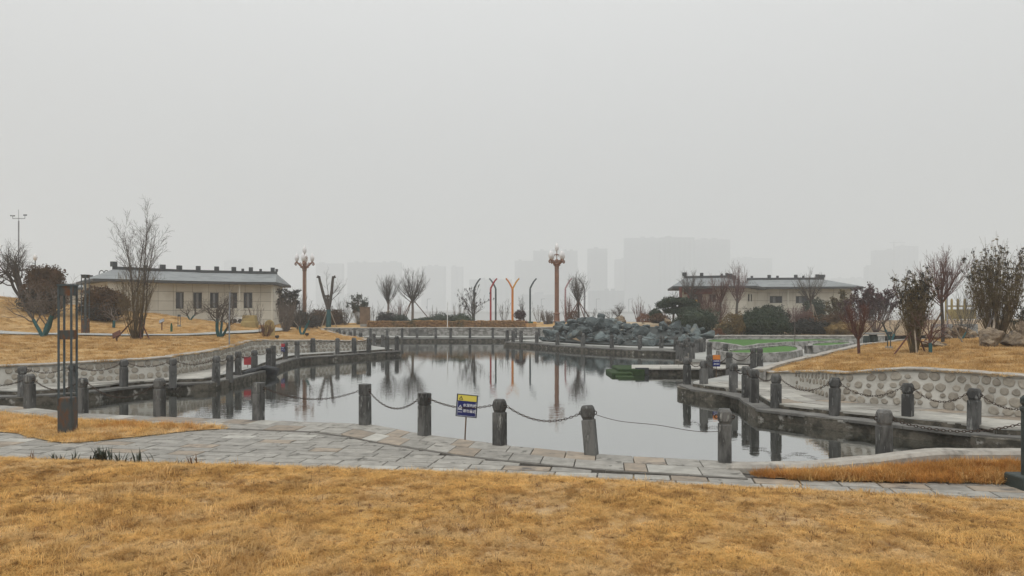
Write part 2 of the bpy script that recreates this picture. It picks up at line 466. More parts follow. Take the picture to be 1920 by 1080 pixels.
M['turf_soil'] = grass_mat('lawn_thatch', [(0.40, 0.25, 0.1), (0.40, 0.275, 0.15), (0.27, 0.155, 0.06), (0.14, 0.075, 0.034)], [(0.9, .45, .6), (3.5, .5, .62), (7.0, .58, .7)], 0, 0)
M['lawn'] = grass_mat('lawn_far', [(0.42, 0.28, 0.13), (0.42, 0.295, 0.16), (0.34, 0.21, 0.095), (0.22, 0.13, 0.06)], [(0.4, .45, .6), (1.6, .5, .65), (3.0, .6, .72)], 0, 0)

def water_mat(name, dark, ior, bump, sx, sy, rough, base=0.0):
    m = bpy.data.materials.new(name); m.use_nodes = True
    nt = m.node_tree
    for n in list(nt.nodes): nt.nodes.remove(n)
    out = nt.nodes.new('ShaderNodeOutputMaterial')
    dif = nt.nodes.new('ShaderNodeBsdfDiffuse'); dif.inputs['Color'].default_value = (*dark, 1)
    glo = nt.nodes.new('ShaderNodeBsdfGlossy'); glo.inputs['Color'].default_value = (0.93, 0.94, 0.94, 1)
    glo.inputs['Roughness'].default_value = rough
    fr = nt.nodes.new('ShaderNodeFresnel'); fr.inputs['IOR'].default_value = ior
    mx = nt.nodes.new('ShaderNodeMixShader')
    g = nt.nodes.new('ShaderNodeNewGeometry')
    mp = nt.nodes.new('ShaderNodeMapping'); mp.inputs['Scale'].default_value = (sx, sy, 1)
    n1 = nt.nodes.new('ShaderNodeTexNoise'); n1.inputs['Scale'].default_value = 1.0; n1.inputs['Detail'].default_value = 3
    bp = nt.nodes.new('ShaderNodeBump'); bp.inputs['Strength'].default_value = bump; bp.inputs['Distance'].default_value = 0.02
    nt.links.new(g.outputs['Position'], mp.inputs['Vector'])
    nt.links.new(mp.outputs['Vector'], n1.inputs['Vector'])
    # gusts: the ripples come and go over the pond
    n2 = nt.nodes.new('ShaderNodeTexNoise'); n2.inputs['Scale'].default_value = 0.16; n2.inputs['Detail'].default_value = 2
    nt.links.new(g.outputs['Position'], n2.inputs['Vector'])
    mr = nt.nodes.new('ShaderNodeMapRange'); mr.inputs['From Min'].default_value = 0.35; mr.inputs['From Max'].default_value = 0.7
    mr.inputs['To Min'].default_value = bump * 0.25; mr.inputs['To Max'].default_value = bump
    nt.links.new(n2.outputs['Fac'], mr.inputs['Value'])
    nt.links.new(mr.outputs['Result'], bp.inputs['Strength'])
    nt.links.new(n1.outputs['Fac'], bp.inputs['Height'])
    nt.links.new(bp.outputs['Normal'], glo.inputs['Normal'])
    nt.links.new(bp.outputs['Normal'], fr.inputs['Normal'])
    fm = nt.nodes.new('ShaderNodeMapRange'); fm.inputs['To Min'].default_value = base; fm.inputs['To Max'].default_value = 1.0
    nt.links.new(fr.outputs['Fac'], fm.inputs['Value'])
    nt.links.new(fm.outputs['Result'], mx.inputs['Fac'])
    nt.links.new(dif.outputs['BSDF'], mx.inputs[1])
    nt.links.new(glo.outputs['BSDF'], mx.inputs[2])
    nt.links.new(mx.outputs['Shader'], out.inputs['Surface'])
    return m
M['water'] = water_mat('pond_water', (0.035, 0.037, 0.03), 1.45, 0.17, 3.0, 5.0, 0.012, 0.54)
M['river'] = water_mat('river_water', (0.09, 0.095, 0.09), 1.45, 0.25, 0.6, 0.9, 0.08, 0.6)

# ------------------------------------------------------------------ terrain heights from a few surveyed points
CTRL = []
def c(px, Y, z): CTRL.append((*at(px, Y)[:2], z))
for a in [(-200,19.9,.66),(0,21.7,.66),(111,22.4,.69),(222,23.2,.72),(317,24.2,.74),(340,25,.74),(403,28,.76),(480,36,.76),(560,37.6,.70),(685,40,.58),
          (690,44,.55),(660,49,.55),(620,50,.68),(560,46,.75),(605,58,.6),(585,61,.75),(111,29,.88),
          (-150,47,3.1),(0,60,2.0),(-100,80,1.0),(250,64,1.1),(400,72,1.0),
          (620,61.2,.72),(800,60.8,.74),(1000,60.8,.74),(1045,60.8,.74),(571,69.5,.89),(760,66,.85),(900,68,.9),(1044,68,1.02),(1100,66,1.05),
          (600,80,.75),(800,80,.75),(1000,80,.75),(1200,82,.8),(500,87,-.1),(800,87,-.1),(1050,87,-.1),(1200,90,-.1),
          (1060,50,.12),(1100,46.3,.12),(1180,44.3,.12),(1265,43.5,.12),(1335,44,.12),(1140,57,1.2),(1200,56,1.25),(1260,56,1.2),(1330,52,.75),(1100,58,1.05),(1150,50,.7),(1240,49,.6),
          (1354,47,.4),(1440,46.7,.55),(1520,46.7,.55),(1600,46.7,.55),(1404,50,.68),(1500,55,.9),(1600,55,.9),(1290,70,1.0),(1400,72,1.0),(1550,76,1.0),(1700,60,.9),(1700,90,.9),(2000,60,1.0),
          (1912,15.2,.95),(2050,14.2,.9),(1801,16.1,.95),(1690,16.9,.93),(1579,17.8,.77),(1509,20.1,.61),(1440,22.4,.42),(1504,24.5,.62),(1560,27,.72),(1634,31.5,.8),
          (1713,24,.89),(1611,25,.79),(1700,35,.8),(1768,29,1.0),(1800,30,1.0),(1920,26,1.09),(1920,19,.95),(2000,30,1.1)]:
    c(*a)
for px, Y, py in [(0,36,626),(100,36,628),(217,36.5,629.5),(361,38,629.5),(430,40,627),(480,43,621),(30,41,602),(0,47,556),(60,47,564),(120,46,588),(170,45,598),(235,44,610),
                  (290,50,588),(350,55,601),(430,57,608),(500,58,612),(680,66,608)]:
    c(px, Y, zat(py, Y))
CT = np.array(CTRL)
_d = np.sqrt(((CT[:, None, :2] - CT[None, :, :2]) ** 2).sum(-1))
_w = np.linalg.solve(_d + 1e-6 * np.eye(len(CT)), CT[:, 2] - 0.7)
def terr(x, y):
    r = np.hypot(CT[:, 0] - x, CT[:, 1] - y)
    return float(0.7 + r @ _w + 0.05 * nz(x, y, 3.1, 0.35) + 0.02 * nz(x, y, 7.7, 1.3))
def ground(px, Y):
    p = at(px, Y); p.z = terr(p.x, p.y); return p
def G(px, py, y0=15.0, y1=110.0):
    """where the line of sight through a pixel meets the terrain"""
    Y = y0
    while Y < y1:
        p = at(px, Y)
        if zat(py, Y) <= terr(p.x, p.y): break
        Y += 0.25
    p = at(px, Y); p.z = terr(p.x, p.y)
    return p

# ------------------------------------------------------------------ pond edges
def pl(L): return [tuple(W(*p)[:2]) for p in L]
def pY(L): return [tuple(at(*p)[:2]) for p in L]
E_near = crom(pl([(-250,750),(-120,756),(0,761),(68,766.7),(143,775),(289,782),(480,789),(674,796),(716,801),(784,814),(871,826),(960,838),(1099,851),(1129,854),(1346,866),(1371,868)]) + [(5.6,10.85),(8,10.7),(14,10.6)], 120)
E_left = crom(pl([(-250,736),(0,744),(69,741.7),(169,734.7),(233,726),(322,719.5),(397,716.7),(441.7,708),(469,701),(500,693),(516,684),(560.5,671),(630,665.8),(691,661.7),(727,659),(751,658)]), 110)
E_lback = crom(pY([(753,41.4),(740,42.4),(722,43.7),(703,46),(680,47.8),(660,49.5),(648,51),(634,55),(626,57)]), 30)
E_far = crom(pY([(628,58.2),(665,57.9),(725,57.7),(820,57.7),(900,57.7),(1000,57.7),(1040,57.7)]), 40)
E_prom = crom(pY([(1048,57),(1015,55.5),(985,53.8),(958,53),(944,52),(955,51.3),(977,50.5),(1006,49.1),(1045,46.8),(1092,44.8),(1147,43.0),(1200,41.6),(1240,41.2),(1272,40.3)]), 60)
E_inlet = crom(pY([(1280,39.6),(1286,37.5),(1280,35.4),(1265,34.2),(1274,33.2),(1292,32.4)]), 16)
E_jetty = np.array(pY([(1290,31.0),(1185,30.8),(1185,29.1),(1404,29.1)]))
E_right = crom(pY([(1398,28.6),(1365,26.3),(1335,24.9),(1300,23.8),(1278,23.2),(1270,22.6),(1276,22.0)]) + pl([(1321,733),(1376.7,740),(1393,751),(1415.5,765),(1440,769),(1481.7,773.5),(1551,783),(1612,788),(1690,798),(1801,809),(1912,823)]) + [(14,12.2)], 110)

SHORE = np.concatenate([E_left, E_lback, E_far, E_prom, E_inlet, E_jetty, E_right])
bank_poly = list(map(tuple, SHORE)) + [(60,11),(160,11),(160,112),(30,112),(24,92),(-28,90),(-32,112),(-160,112),(-160,21)]
mb = prism(MB(), bank_poly, -7.0, -0.03)
bank = struct(mb.build('pond_bank', M['bank']))
near_poly = list(map(tuple, E_near)) + [(60,10),(160,10),(160,-30),(-160,-30),(-160,19.5),(-60,19.2)]
nbank = struct(prism(MB(), near_poly, -7.0, -0.03).build('near_bank', M['joint']))

# pond, river, far shore
m_ = MB(); m_.add([(-40,4,-.25),(30,4,-.25),(30,66,-.25),(-40,66,-.25)], [(0,1,2,3)])
struct(m_.build('pond_water', M['water']))
m_ = MB(); m_.add([(-2600,-120,-5),(2600,-120,-5),(2600,560,-5),(-2600,560,-5)], [(0,1,2,3)])
struct(m_.build('river_water', M['river']))
m_ = MB()
xs = np.linspace(-2600, 2600, 130)
prof = [(505,-6.0),(512,-4.6),(524,-1.6),(530,-1.2),(531,-0.3),(560,-0.5),(2900,-0.5)]
rings = [[(x, y + 5 * nz(x * 0.01, y, 2), z + (0.25 * nz(x * .03, y, 5) if z > -5 else 0)) for x in xs] for y, z in prof]
V = np.array(rings).reshape(-1, 3)
n_ = len(xs)
Q = [(k*n_+i, k*n_+i+1, (k+1)*n_+i+1, (k+1)*n_+i) for k in range(len(prof)-1) for i in range(n_-1)]
m_.add(V, Q)
struct(m_.build('far_shore', M['embank'], smooth=True))

# promenade surfaces, one step above the ledge the posts stand on
def promenade(name, poly, z=0.10):
    return struct(prism(MB(), poly, -0.2, z).build(name, M['path']))
LO = offset(np.concatenate([E_left, E_lback]), 0.46)
lpath = promenade('left_path', list(map(tuple, LO)) + [(-17.5,61),(-90,61),(-90,22)])
FO = offset(E_far, 0.46)
promenade('far_path', list(map(tuple, FO)) + pY([(1050,60.9),(600,61.0)]))
PO = offset(E_prom, 0.46)
promenade('promontory_path', list(map(tuple, PO[3:])) + pY([(1292,44),(1340,46),(1060,57.4)]))
RO = offset(E_right, 0.46)
rpath = promenade('right_path', list(map(tuple, RO)) + [(60,12.9),(60,47)] + pY([(1345,47),(1296,44.2),(1298,32.8),(1412,31.2)]))

# rubble risers between the ledge and the raised paths
def riser(line, z0, z1, parent):
    A = offset(line, -.004)
    V = []
    for a in A: V += [(a[0], a[1], z0), (a[0], a[1], z1)]
    MB().add(V, [(i*2, i*2+2, i*2+3, i*2+1) for i in range(len(A)-1)]).build('riser', M['bank'], parent)
riser(LO, -.05, .085, lpath); riser(RO, -.05, .085, rpath)
# coping stones on the ledge: (edge, inner line), about a metre each
def strip(A, B, rows, length, z0, z1, name, mats, parent, gap=0.012, seed=0, stagger=True, tilt=0.004, skip=None, weights=None):
    """slabs laid in rows between two lines; every slab its own object"""
    rng = random.Random(seed)
    out = 0
    L = plen(A)
    for r in range(rows):
        n = max(2, int(L / length))
        cuts = np.linspace(0, 1, n + 1)
        cuts[1:-1] += np.array([rng.uniform(-.22, .22) for _ in range(n - 1)]) / n
        if stagger and r % 2:
            cuts[1:-1] += 0.5 / n
        k = 400
        RA, RB = resample(A, k), resample(B, k)
        def pt(s, t):
            i = min(max(s, 0), 1) * (k - 1)
            a = np.array([np.interp(i, np.arange(k), RA[:, 0]), np.interp(i, np.arange(k), RA[:, 1])])
            b = np.array([np.interp(i, np.arange(k), RB[:, 0]), np.interp(i, np.arange(k), RB[:, 1])])
            return a * (1 - t) + b * t
        wid = np.linalg.norm(RB[k//2, :2] - RA[k//2, :2])
        for i in range(n):
            s0, s1 = cuts[i] + gap / L / 2, cuts[i+1] - gap / L / 2
            t0, t1 = r / rows + gap / wid / 2, (r + 1) / rows - gap / wid / 2
            cc = [pt(s0, t0), pt(s1, t0), pt(s1, t1), pt(s0, t1)]
            if skip and skip(sum(cc) / 4): continue
            ctr = sum(cc) / 4
            dz = [z1 + rng.uniform(-tilt, tilt) for _ in range(4)]
            Vt = [(p[0], p[1], d) for p, d in zip(cc, dz)]
            Vm = [(*(ctr + (p - ctr) * 1.0), d - 0.012) for p, d in zip(cc, dz)]
            Vt = [(*(ctr + (p - ctr) * 0.985), d) for p, d in zip(cc, dz)]
            Vb = [(p[0], p[1], z0) for p in cc]
            b = MB(); b.loft([Vb, Vm, Vt], cap0=False)
            o = b.build(name, rng.choices(mats, weights)[0], parent)
            out += 1
    return out
for k, (E, a, b) in enumerate([(E_left, 0, 110), (E_lback, 0, 30), (E_far, 0, 40), (E_prom, 6, 60), (E_right, 0, 110)]):
    e = E[a:b]
    strip(offset(e, -0.03), offset(e, 0.43), 1, 1.15, -0.06, 0.0, 'coping_stone', [M['coping']], bank, seed=k, stagger=False)
e = E_jetty[1:4]
jm = MB(); jm.box((*((at(1185,29.1) + at(1404,29.1)) / 2)[:2], -0.0), (9.2-4.68+.1, 0.1, 0.12))
strip(np.array(pY([(1184,29.02),(1404,29.02)])), np.array(pY([(1184,30.85),(1404,30.85)])), 2, 1.0, -0.06, 0.0, 'coping_stone', [M['slab_light']], bank, seed=9)

# ------------------------------------------------------------------ near paving: edge band and inner slabs
band_in = offset(E_near, -1.05)
vis = lambda p: abs(p[0]) > 0.72 * p[1] + 0.8
strip(offset(E_near, 0.03), band_in, 2, 0.55, -0.05, 0.014, 'edging_slab', [M['slab'], M['slab_warm'], M['slab_light']], nbank, seed=21, skip=lambda p: vis(p) or (p[0] > 3.35 and p[1] < 10.62), weights=[6, 2.5, 1])
strip(offset(E_near, -1.05), offset(E_near, -1.12), 1, 0.9, -0.05, 0.008, 'border_strip', [M['joint']], nbank, seed=22, skip=lambda p: vis(p) or p[0] > 3.2, stagger=False)

lawn_edge = crom([tuple(W(*p)[:2]) for p in [(-300,848,.05),(0,856,.05),(300,866,.05),(560,873,.05),(800,881,.05),(930,884,.05),(1000,889,.05),(1200,901,.05),(1500,916,.05),(1700,926,.05),(1920,938,.05),(2200,952,.05)]], 80)
wedge_L = crom([tuple(W(*p)[:2]) for p in [(-260,765),(0,776),(143,789),(319,797),(437,803),(361,808.5),(236,822),(125,831),(55,820),(0,811),(-260,800)]], 70)
kerb_line = crom(pY([(1362,10.78)]) + [(3.35,10.62),(4.2,10.55),(5.2,10.55),(6.0,10.5),(7.5,10.45),(12,10.4)], 60)
wedge_R_front = crom([tuple(W(*p)[:2]) for p in [(1368,890),(1450,898),(1600,903),(1760,906),(1920,908),(2400,914)]], 40)

rng = random.Random(5)
_b = offset(E_near, -1.13)
inner_poly = np.concatenate([_b[_b[:, 0] < 3.2], [(3.25, 10.3)], wedge_R_front[wedge_R_front[:, 0] > 3.3] + np.array((0, .12)), lawn_edge[::-1]])
count = 0
th = R(-9)
ux, uy = math.cos(th), math.sin(th)
for row in range(-4, 34):
    v = 6.4 + row * 0.30
    u = -14 + rng.uniform(0, .5)
    while u < 13:
        ln = rng.choice([0.5, 0.6, 0.6, 0.7])
        cx, cyy = u + ln / 2, v + 0.0
        X = ux * cx - uy * cyy * 1.0; Yc = uy * cx + ux * cyy + 2.0
        u += ln
        if vis((X, Yc)): continue
        if not inpoly([X], [Yc], inner_poly)[0]:
            # keep slabs that reach into the paving from under the lawn
            near = any(inpoly([X + dx], [Yc + dy], inner_poly)[0] for dx, dy in ((.2, .15), (-.2, .15), (0, .18)))
            if not near: continue
        if all(inpoly([X + a_], [Yc + b_], wedge_L)[0] for a_, b_ in ((0, 0), (.4, 0), (-.4, 0), (0, .25), (0, -.25))): continue
        if X > 3.0 and Yc > np.interp(X, wedge_R_front[:, 0], wedge_R_front[:, 1]) + 0.2: continue
        g = 0.010
        z = [rng.uniform(-.004, .003) for _ in range(4)]
        rs = []
        for s, zz in ((1.0, -0.05), (1.0, -0.012), (0.985, 0.0)):
            ring = []
            for (a, b_), dz in zip(((-1,-1),(1,-1),(1,1),(-1,1)), z):
                du, dv = a * (ln / 2 - g) * s, b_ * (0.15 - g) * s
                ring.append((X + ux * du - uy * dv, Yc + uy * du + ux * dv, zz + (dz if zz > -.04 else 0)))
            rs.append(ring)
        MB().loft(rs, cap0=False).build('slab', rng.choices([M['slab'], M['slab_warm'], M['slab_light']], [14, 1.2, 1.6])[0], nbank)
        count += 1
print('inner slabs', count)

# ------------------------------------------------------------------ lawns
def sheet(name, poly, zf, step, m, smooth=True):
    V, FF = cdt(poly, zf, step)
    return MB().add(V, None, None, FF).build(name, m, smooth=smooth)
def near_z(x, y):
    d = np.interp(x, lawn_edge[:, 0], lawn_edge[:, 1]) - y
    k = min(1.0, max(0.0, d / 0.5))
    lump = min(1.0, max(0.0, (-1.5 - x) / 3))
    return 0.02 + k * (0.06 + 0.05 * nz(x, y, 1, 0.7) + (0.04 + .04 * lump) * nz(x, y, 4, 1.7) + 0.022 * nz(x, y, 9, 4.5))
near_lawn_poly = list(map(tuple, lawn_edge)) + [(12, 3), (12, -8), (-14, -8), (-16, 3)]
struct(sheet('near_lawn', near_lawn_poly, near_z, 0.16, M['turf_soil']))
_wl = resample(wedge_L, 300)
def wl_z(x, y):
    k = min(1.0, float(np.min(np.hypot(_wl[:, 0] - x, _wl[:, 1] - y))) / .35)
    return 0.012 + k * (0.04 + 0.03 * nz(x, y, 2, 1.1))
struct(sheet('grass_bed', list(map(tuple, wedge_L[:-1])), wl_z, 0.35, M['turf_soil']))
def wr_z(x, y):
    f = np.interp(x, wedge_R_front[:, 0], wedge_R_front[:, 1]); k = np.interp(x, kerb_line[:, 0], kerb_line[:, 1])
    t = min(1, max(0, (y - f) / max(k - f, 0.05)))
    return 0.02 + t * np.interp(x, [3.0, 4.3, 5.6, 6.2], [0.0, 0.02, 0.12, 0.2]) + 0.02 * nz(x, y, 8, 2)
_kb = offset(kerb_line, -.05)
struct(sheet('grass_bed', list(map(tuple, wedge_R_front[wedge_R_front[:, 0] > 3.5])) + list(map(tuple, _kb[_kb[:, 0] > 3.55][::-1])), wr_z, 0.25, M['turf_soil']))

LWALL = crom([tuple(W(px, py, .12)[:2]) for px, py in [(-220,735),(0,722),(111,718),(222,712.5),(317,707),(337,701),(403,689),(440,676),(480,664.6),(560,661),(640,657.5),(678,655.8)]] + pY([(690,40.8),(690,42.4),(680,44.2),(662,46.6),(646,48.6),(626,52),(613,57),(607,60.2)]), 150)
FWALL = np.array(pY([(608,60.5),(700,60.5),(786,60.5),(860,60.5),(960,60.5),(1048,60.5)]))
RWALL = crom([tuple(W(px, py, .12)[:2]) for px, py in [(1420,714),(1440,716),(1475,722),(1509,731.7),(1545,743),(1579,751),(1690,761),(1801,769),(1912,781.7)]] + [(12.6,13.9),(16,13.2)], 90)
RSIDE = crom(pY([(1418,22.6),(1440,23.3),(1475,24.0),(1504,24.9),(1535,26),(1560,27.4),(1634,31.7),(1700,35.3)]) + [(24,38)], 50)

park_poly = list(map(tuple, LWALL)) + list(map(tuple, FWALL)) + pY([(1092,62),(1092,87)]) + [(-28,88),(-32,110),(-150,110),(-150,21.5)]
park = struct(sheet('park_lawn', park_poly, terr, 1.1, M['lawn']))
bed_poly = pY([(1048,60.5),(1056,52),(1100,46.3),(1180,44.3),(1265,43.6),(1335,44.4),(1352,46.7),(1440,46.9),(1640,46.9)]) + [(60,47),(150,50),(150,110),(30,110)] + pY([(1200,90),(1092,87),(1092,62)])
struct(sheet('garden_bed', bed_poly, terr, 1.2, M['soil']))
rl_poly = list(map(tuple, RWALL)) + [(30,13),(30,38)] + list(map(tuple, RSIDE[::-1]))
struct(sheet('right_lawn', rl_poly, terr, 0.7, M['lawn']))
sand_poly = crom(pY([(1128,57.5),(1170,55),(1230,54.5),(1275,55.5),(1285,58.5),(1240,62),(1160,63),(1128,60)]), 30)
struct(sheet('sandy_terrace', list(map(tuple, sand_poly)), lambda x, y: terr(x, y) + 0.03, 0.9, M['sand']))

def ribbon(name, line, half, lift, m):
    A, B = offset(line, half), offset(line, -half)
    V = []
    for a, b in zip(A, B):
        for t in np.linspace(0, 1, 4):
            p = a * (1 - t) + b * t
            V.append((p[0], p[1], max(terr(p[0], p[1]), terr(a[0], a[1]) * .5 + terr(b[0], b[1]) * .5) + lift))
    Q = [(i*4+j, i*4+j+1, i*4+j+5, i*4+j+4) for i in range(len(A)-1) for j in range(3)]
    return struct(MB().add(V, Q).build(name, m))
ribbon('garden_path', crom(pY([(-120,36),(0,36.1),(100,36.3),(217,36.8),(300,37.6),(361,38.6),(430,40.6),(480,43.5),(515,48),(540,54)]), 80), 0.75, 0.035, M['path'])

# ------------------------------------------------------------------ walls
_cob = []
for k in range(8):
    rg = random.Random(40 + k)
    n = 11
    rr = [1 + rg.uniform(-.13, .13) for _ in range(n)]
    asp = rg.uniform(.82, 1.0)
    rings = []
    for f, d in ((1.0, 0.0), (0.95, 0.55), (0.74, 0.9)):
        rings.append([(math.cos(i*2*PI/n)*rr[i]*f, d, math.sin(i*2*PI/n)*rr[i]*f*asp) for i in range(n)])
    me = MB().loft(rings, cap0=False).build('tmp', M['cobble'], smooth=False)
    _cob.append(me.data)
    bpy.data.objects.remove(me)
def wall(name, label, line, ztop, z0, m, thick=0.28, lean=0.06, cobbles=None, seed=1, cop=True, rmin=.09, rmax=.15, wob=0.0, group=None):
    """retaining wall along a line (front face is to the right of the line), coping on top, cobbles set in the face"""
    line = np.asarray(line)
    n = len(line)
    o = thing(name, label, 'wall', (*line[n//2][:2], z0), group=group)
    org = (*line[n//2][:2], z0)
    zt = np.array([ztop(p[0], p[1]) for p in line])
    fb, ft, bk = line, offset(line, lean), offset(line, thick)
    V = []
    for i in range(n):
        V += [(*fb[i][:2], z0 - .1), (*ft[i][:2], zt[i]), (*bk[i][:2], zt[i]), (*bk[i][:2], z0 - .1)]
    Q = [(i*4+k, i*4+4+k, i*4+5+k, i*4+1+k) for i in range(n-1) for k in range(3)]
    b = MB().add(V, Q, None, [[0,1,2,3], [n*4-4+3, n*4-4+2, n*4-4+1, n*4-4]])
    b.build('wall_core', m, o, org)
    if cop:
        a, d = offset(line, lean - 0.035), offset(line, thick + 0.02)
        V = []
        for i in range(n):
            w = 0.012 * nz(line[i][0], line[i][1], 3, 2.0)
            V += [(*a[i][:2], zt[i] - .035), (*a[i][:2], zt[i] + .02 + w), (*((a[i][:2]*.8+d[i][:2]*.2)), zt[i] + .042 + w), (*d[i][:2], zt[i] + .045 + w), (*d[i][:2], zt[i] - .035)]
        Q = [(i*5+k, i*5+5+k, i*5+6+k, i*5+1+k) for i in range(n-1) for k in range(4)]
        MB().add(V, Q, None, [[0,1,2,3,4], [n*5-1-k for k in range(5)]]).build('wall_coping', M['walltop'], o, org, smooth=False)
    cnt = 0
    if cobbles:
        rg = random.Random(seed)
        seg = np.concatenate([[0], np.cumsum(np.linalg.norm(np.diff(line[:, :2], axis=0), axis=1))])
        placed = []
        s_a, s_b = cobbles[0] * seg[-1], cobbles[1] * seg[-1]
        pitch = (rmin + rmax) * 1.02
        cand = []
        nrow = max(2, int(round((float(np.median(zt)) - z0 - .05) / (pitch * .92))))
        for row in range(nrow):
            t0 = (row + .52) / nrow
            s0 = s_a + (row % 2) * pitch * .55
            while s0 < s_b:
                cand.append((s0 + rg.uniform(-.12, .12) * pitch, t0 + rg.uniform(-.12, .12) / nrow))
                s0 += pitch * rg.uniform(.96, 1.14)
        cand.sort()
        for s, t in cand:
            r = rg.uniform(rmin, rmax)
            i = min(int(np.searchsorted(seg, s)) - 1, n - 2); i = max(i, 0)
            f = (s - seg[i]) / (seg[i+1] - seg[i])
            zz = zt[i] * (1 - f) + zt[i+1] * f
            h = zz - z0
            t = t * (h - .05)
            if h < .2: continue
            r = min(r, (h - .05) / nrow * .58)
            near = [math.hypot(s - q[0], t - q[1]) - q[2] for q in placed if abs(s - q[0]) < .5]
            if near: r = min(r, min(near) - .008)
            if r < rmin * .6: continue
            placed.append((s, t, r))
            p0 = line[i][:2] * (1 - f) + line[i+1][:2] * f
            tv = line[i+1][:2] - line[i][:2]; tv = tv / np.linalg.norm(tv)
            nv = np.array((tv[1], -tv[0]))
            q = p0 - nv * (lean * t / h)
            ob = link('cobble', rg.choice(_cob), o)
            ca = Vector((tv[0], tv[1], 0)); cn = Vector((nv[0], nv[1], lean / h)).normalized(); cz = ca.cross(cn) * -1
            cz = cn.cross(ca) if cn.cross(ca).z > 0 else ca.cross(cn)
            Mx = Matrix((ca, cn, cz)).transposed()
            ob.matrix_local = Matrix.Translation(Vector((q[0] - org[0], q[1] - org[1], t))) @ Mx.to_4x4() @ Matrix.Rotation(rg.uniform(-.4, .4) + rg.choice([0, PI]), 4, 'Y') @ Matrix.Diagonal((r * rg.uniform(.92, 1.12), rg.uniform(.015, .03), r * rg.uniform(.9, 1.05), 1))
            cnt += 1
            if cnt >= 298: break
    print(name, 'cobbles', cnt)
    return o
wall('retaining_wall', 'cobbled retaining wall curving along the left path below the lawn', LWALL, terr, 0.10, M['mortar'], cobbles=(0.06, 0.72), seed=3, rmin=.085, rmax=.13)
wall('retaining_wall', 'pale cobbled retaining wall beside the right path with large round stones', RWALL, terr, 0.10, M['mortar'], cobbles=(0.0, 0.86), seed=4, rmin=.095, rmax=.14)
wall('retaining_wall', 'straight grey rubble wall behind the far chain posts', FWALL, lambda x, y: terr(x, y) + .02, 0.10, M['rubble'], lean=0.02)
wall('retaining_wall', 'low stone wall edging the back of the right lawn beside the green turf', RSIDE[::-1], lambda x, y: terr(x, y) + .05, 0.10, M['rubble'], lean=-0.02)
wall('garden_wall', 'low pale rubble wall in front of the dark shrubs beyond the green turf', crom(pY([(1340,45.2),(1356,46.3),(1400,46.4),(1440,46.3),(1500,46.0),(1560,46.0),(1660,46.2)]), 40), lambda x, y: 0.62, 0.10, M['rubble'])

# raised beds of artificial turf with wavy stone rims
def turf_bed(label, pts, zt):
    L = crom(pY(pts + [pts[0]]), 70)
    ctr = L.mean(0)
    o = thing('turf_bed', label, 'turf bed', (*ctr[:2], .10), group='raised turf beds')
    org = (*ctr[:2], .10)
    I = offset(L, 0.26)
    V = []
    n = len(L)
    for i in range(n):
        w = 0.03 * nz(L[i][0], L[i][1], 2, .9)
        V += [(*L[i][:2], .05), (*offset(L, .05)[i][:2], zt + w), (*I[i][:2], zt + w), (*I[i][:2], .05)]
    Q = [(i*4+k, i*4+4+k, i*4+5+k, i*4+1+k) for i in range(n-1) for k in range(3)]
    MB().add(V, Q).build('rim', M['rubble'], o, org)
    V, FF = cdt(list(map(tuple, I[:-1])), lambda x, y: zt - .06 + .02 * nz(x, y, 1, 1), .8)
    MB().add(V, None, None, FF).build('turf', M['greenturf'], o, org)
    return o
turf_bed('front raised bed of bright green artificial turf with wavy stone rim', [(1341,32.2),(1362,31.2),(1400,30.7),(1450,30.8),(1490,31.6),(1506,33.5),(1500,36.3),(1470,37.6),(1440,36.8),(1398,34.3),(1370,33.4)], 0.5)
turf_bed('small raised turf bed at right below the garden wall', [(1513,36.6),(1560,36.9),(1598,39),(1596,41.3),(1540,40.6),(1516,39)], 0.5)
turf_bed('rear strip of green artificial turf behind the wavy stone rim', [(1318,41.2),(1340,40),(1370,37.8),(1396,35.6),(1440,38.6),(1510,41),(1600,42.8),(1610,44.6),(1520,45),(1440,45),(1352,45),(1325,44)], 0.52)

strip(RO[34:100], resample(RWALL[:80], 66), 3, 0.75, 0.06, 0.116, 'slab', [M['slab_light'], M['slab'], M['slab_warm']], rpath, seed=31, weights=[6, 3, 1], gap=.01)
strip(offset(E_left, .46)[12:46], resample(LWALL[6:52], 34), 3, 0.9, 0.06, 0.116, 'slab', [M['slab_light'], M['slab']], lpath, seed=32, weights=[6, 2], gap=.01)
# kerb of the right grass bed
o = thing('kerb', 'pale stone kerb curving round the russet grass bed at right', 'kerb', (*kerb_line[20][:2], 0))
org = (*kerb_line[20][:2], 0)
hz = lambda x: np.interp(x, [3.0, 3.2, 4.2, 5.2, 5.9, 6.6], [0.02, 0.1, 0.13, 0.22, 0.32, 0.33])
A, B = offset(kerb_line, 0.26), offset(kerb_line, -0.02)
V = []
n = len(kerb_line)
for i in range(n):
    h = hz(kerb_line[i][0]) + 0.012 * nz(kerb_line[i][0], 2, 2, 3)
    V += [(*A[i][:2], -.02), (*A[i][:2], h - .03), (*(A[i][:2]*.85+B[i][:2]*.15), h), (*(A[i][:2]*.15+B[i][:2]*.85), h - .005), (*B[i][:2], h - .05), (*B[i][:2], -.02)]
Q = [(i*6+k+1, i*6+7+k, i*6+6+k, i*6+k) for i in range(n-1) for k in range(5)]
MB().add(V, Q, None, [[5,4,3,2,1,0]]).build('kerb_body', M['walltop'], o, org, smooth=False)

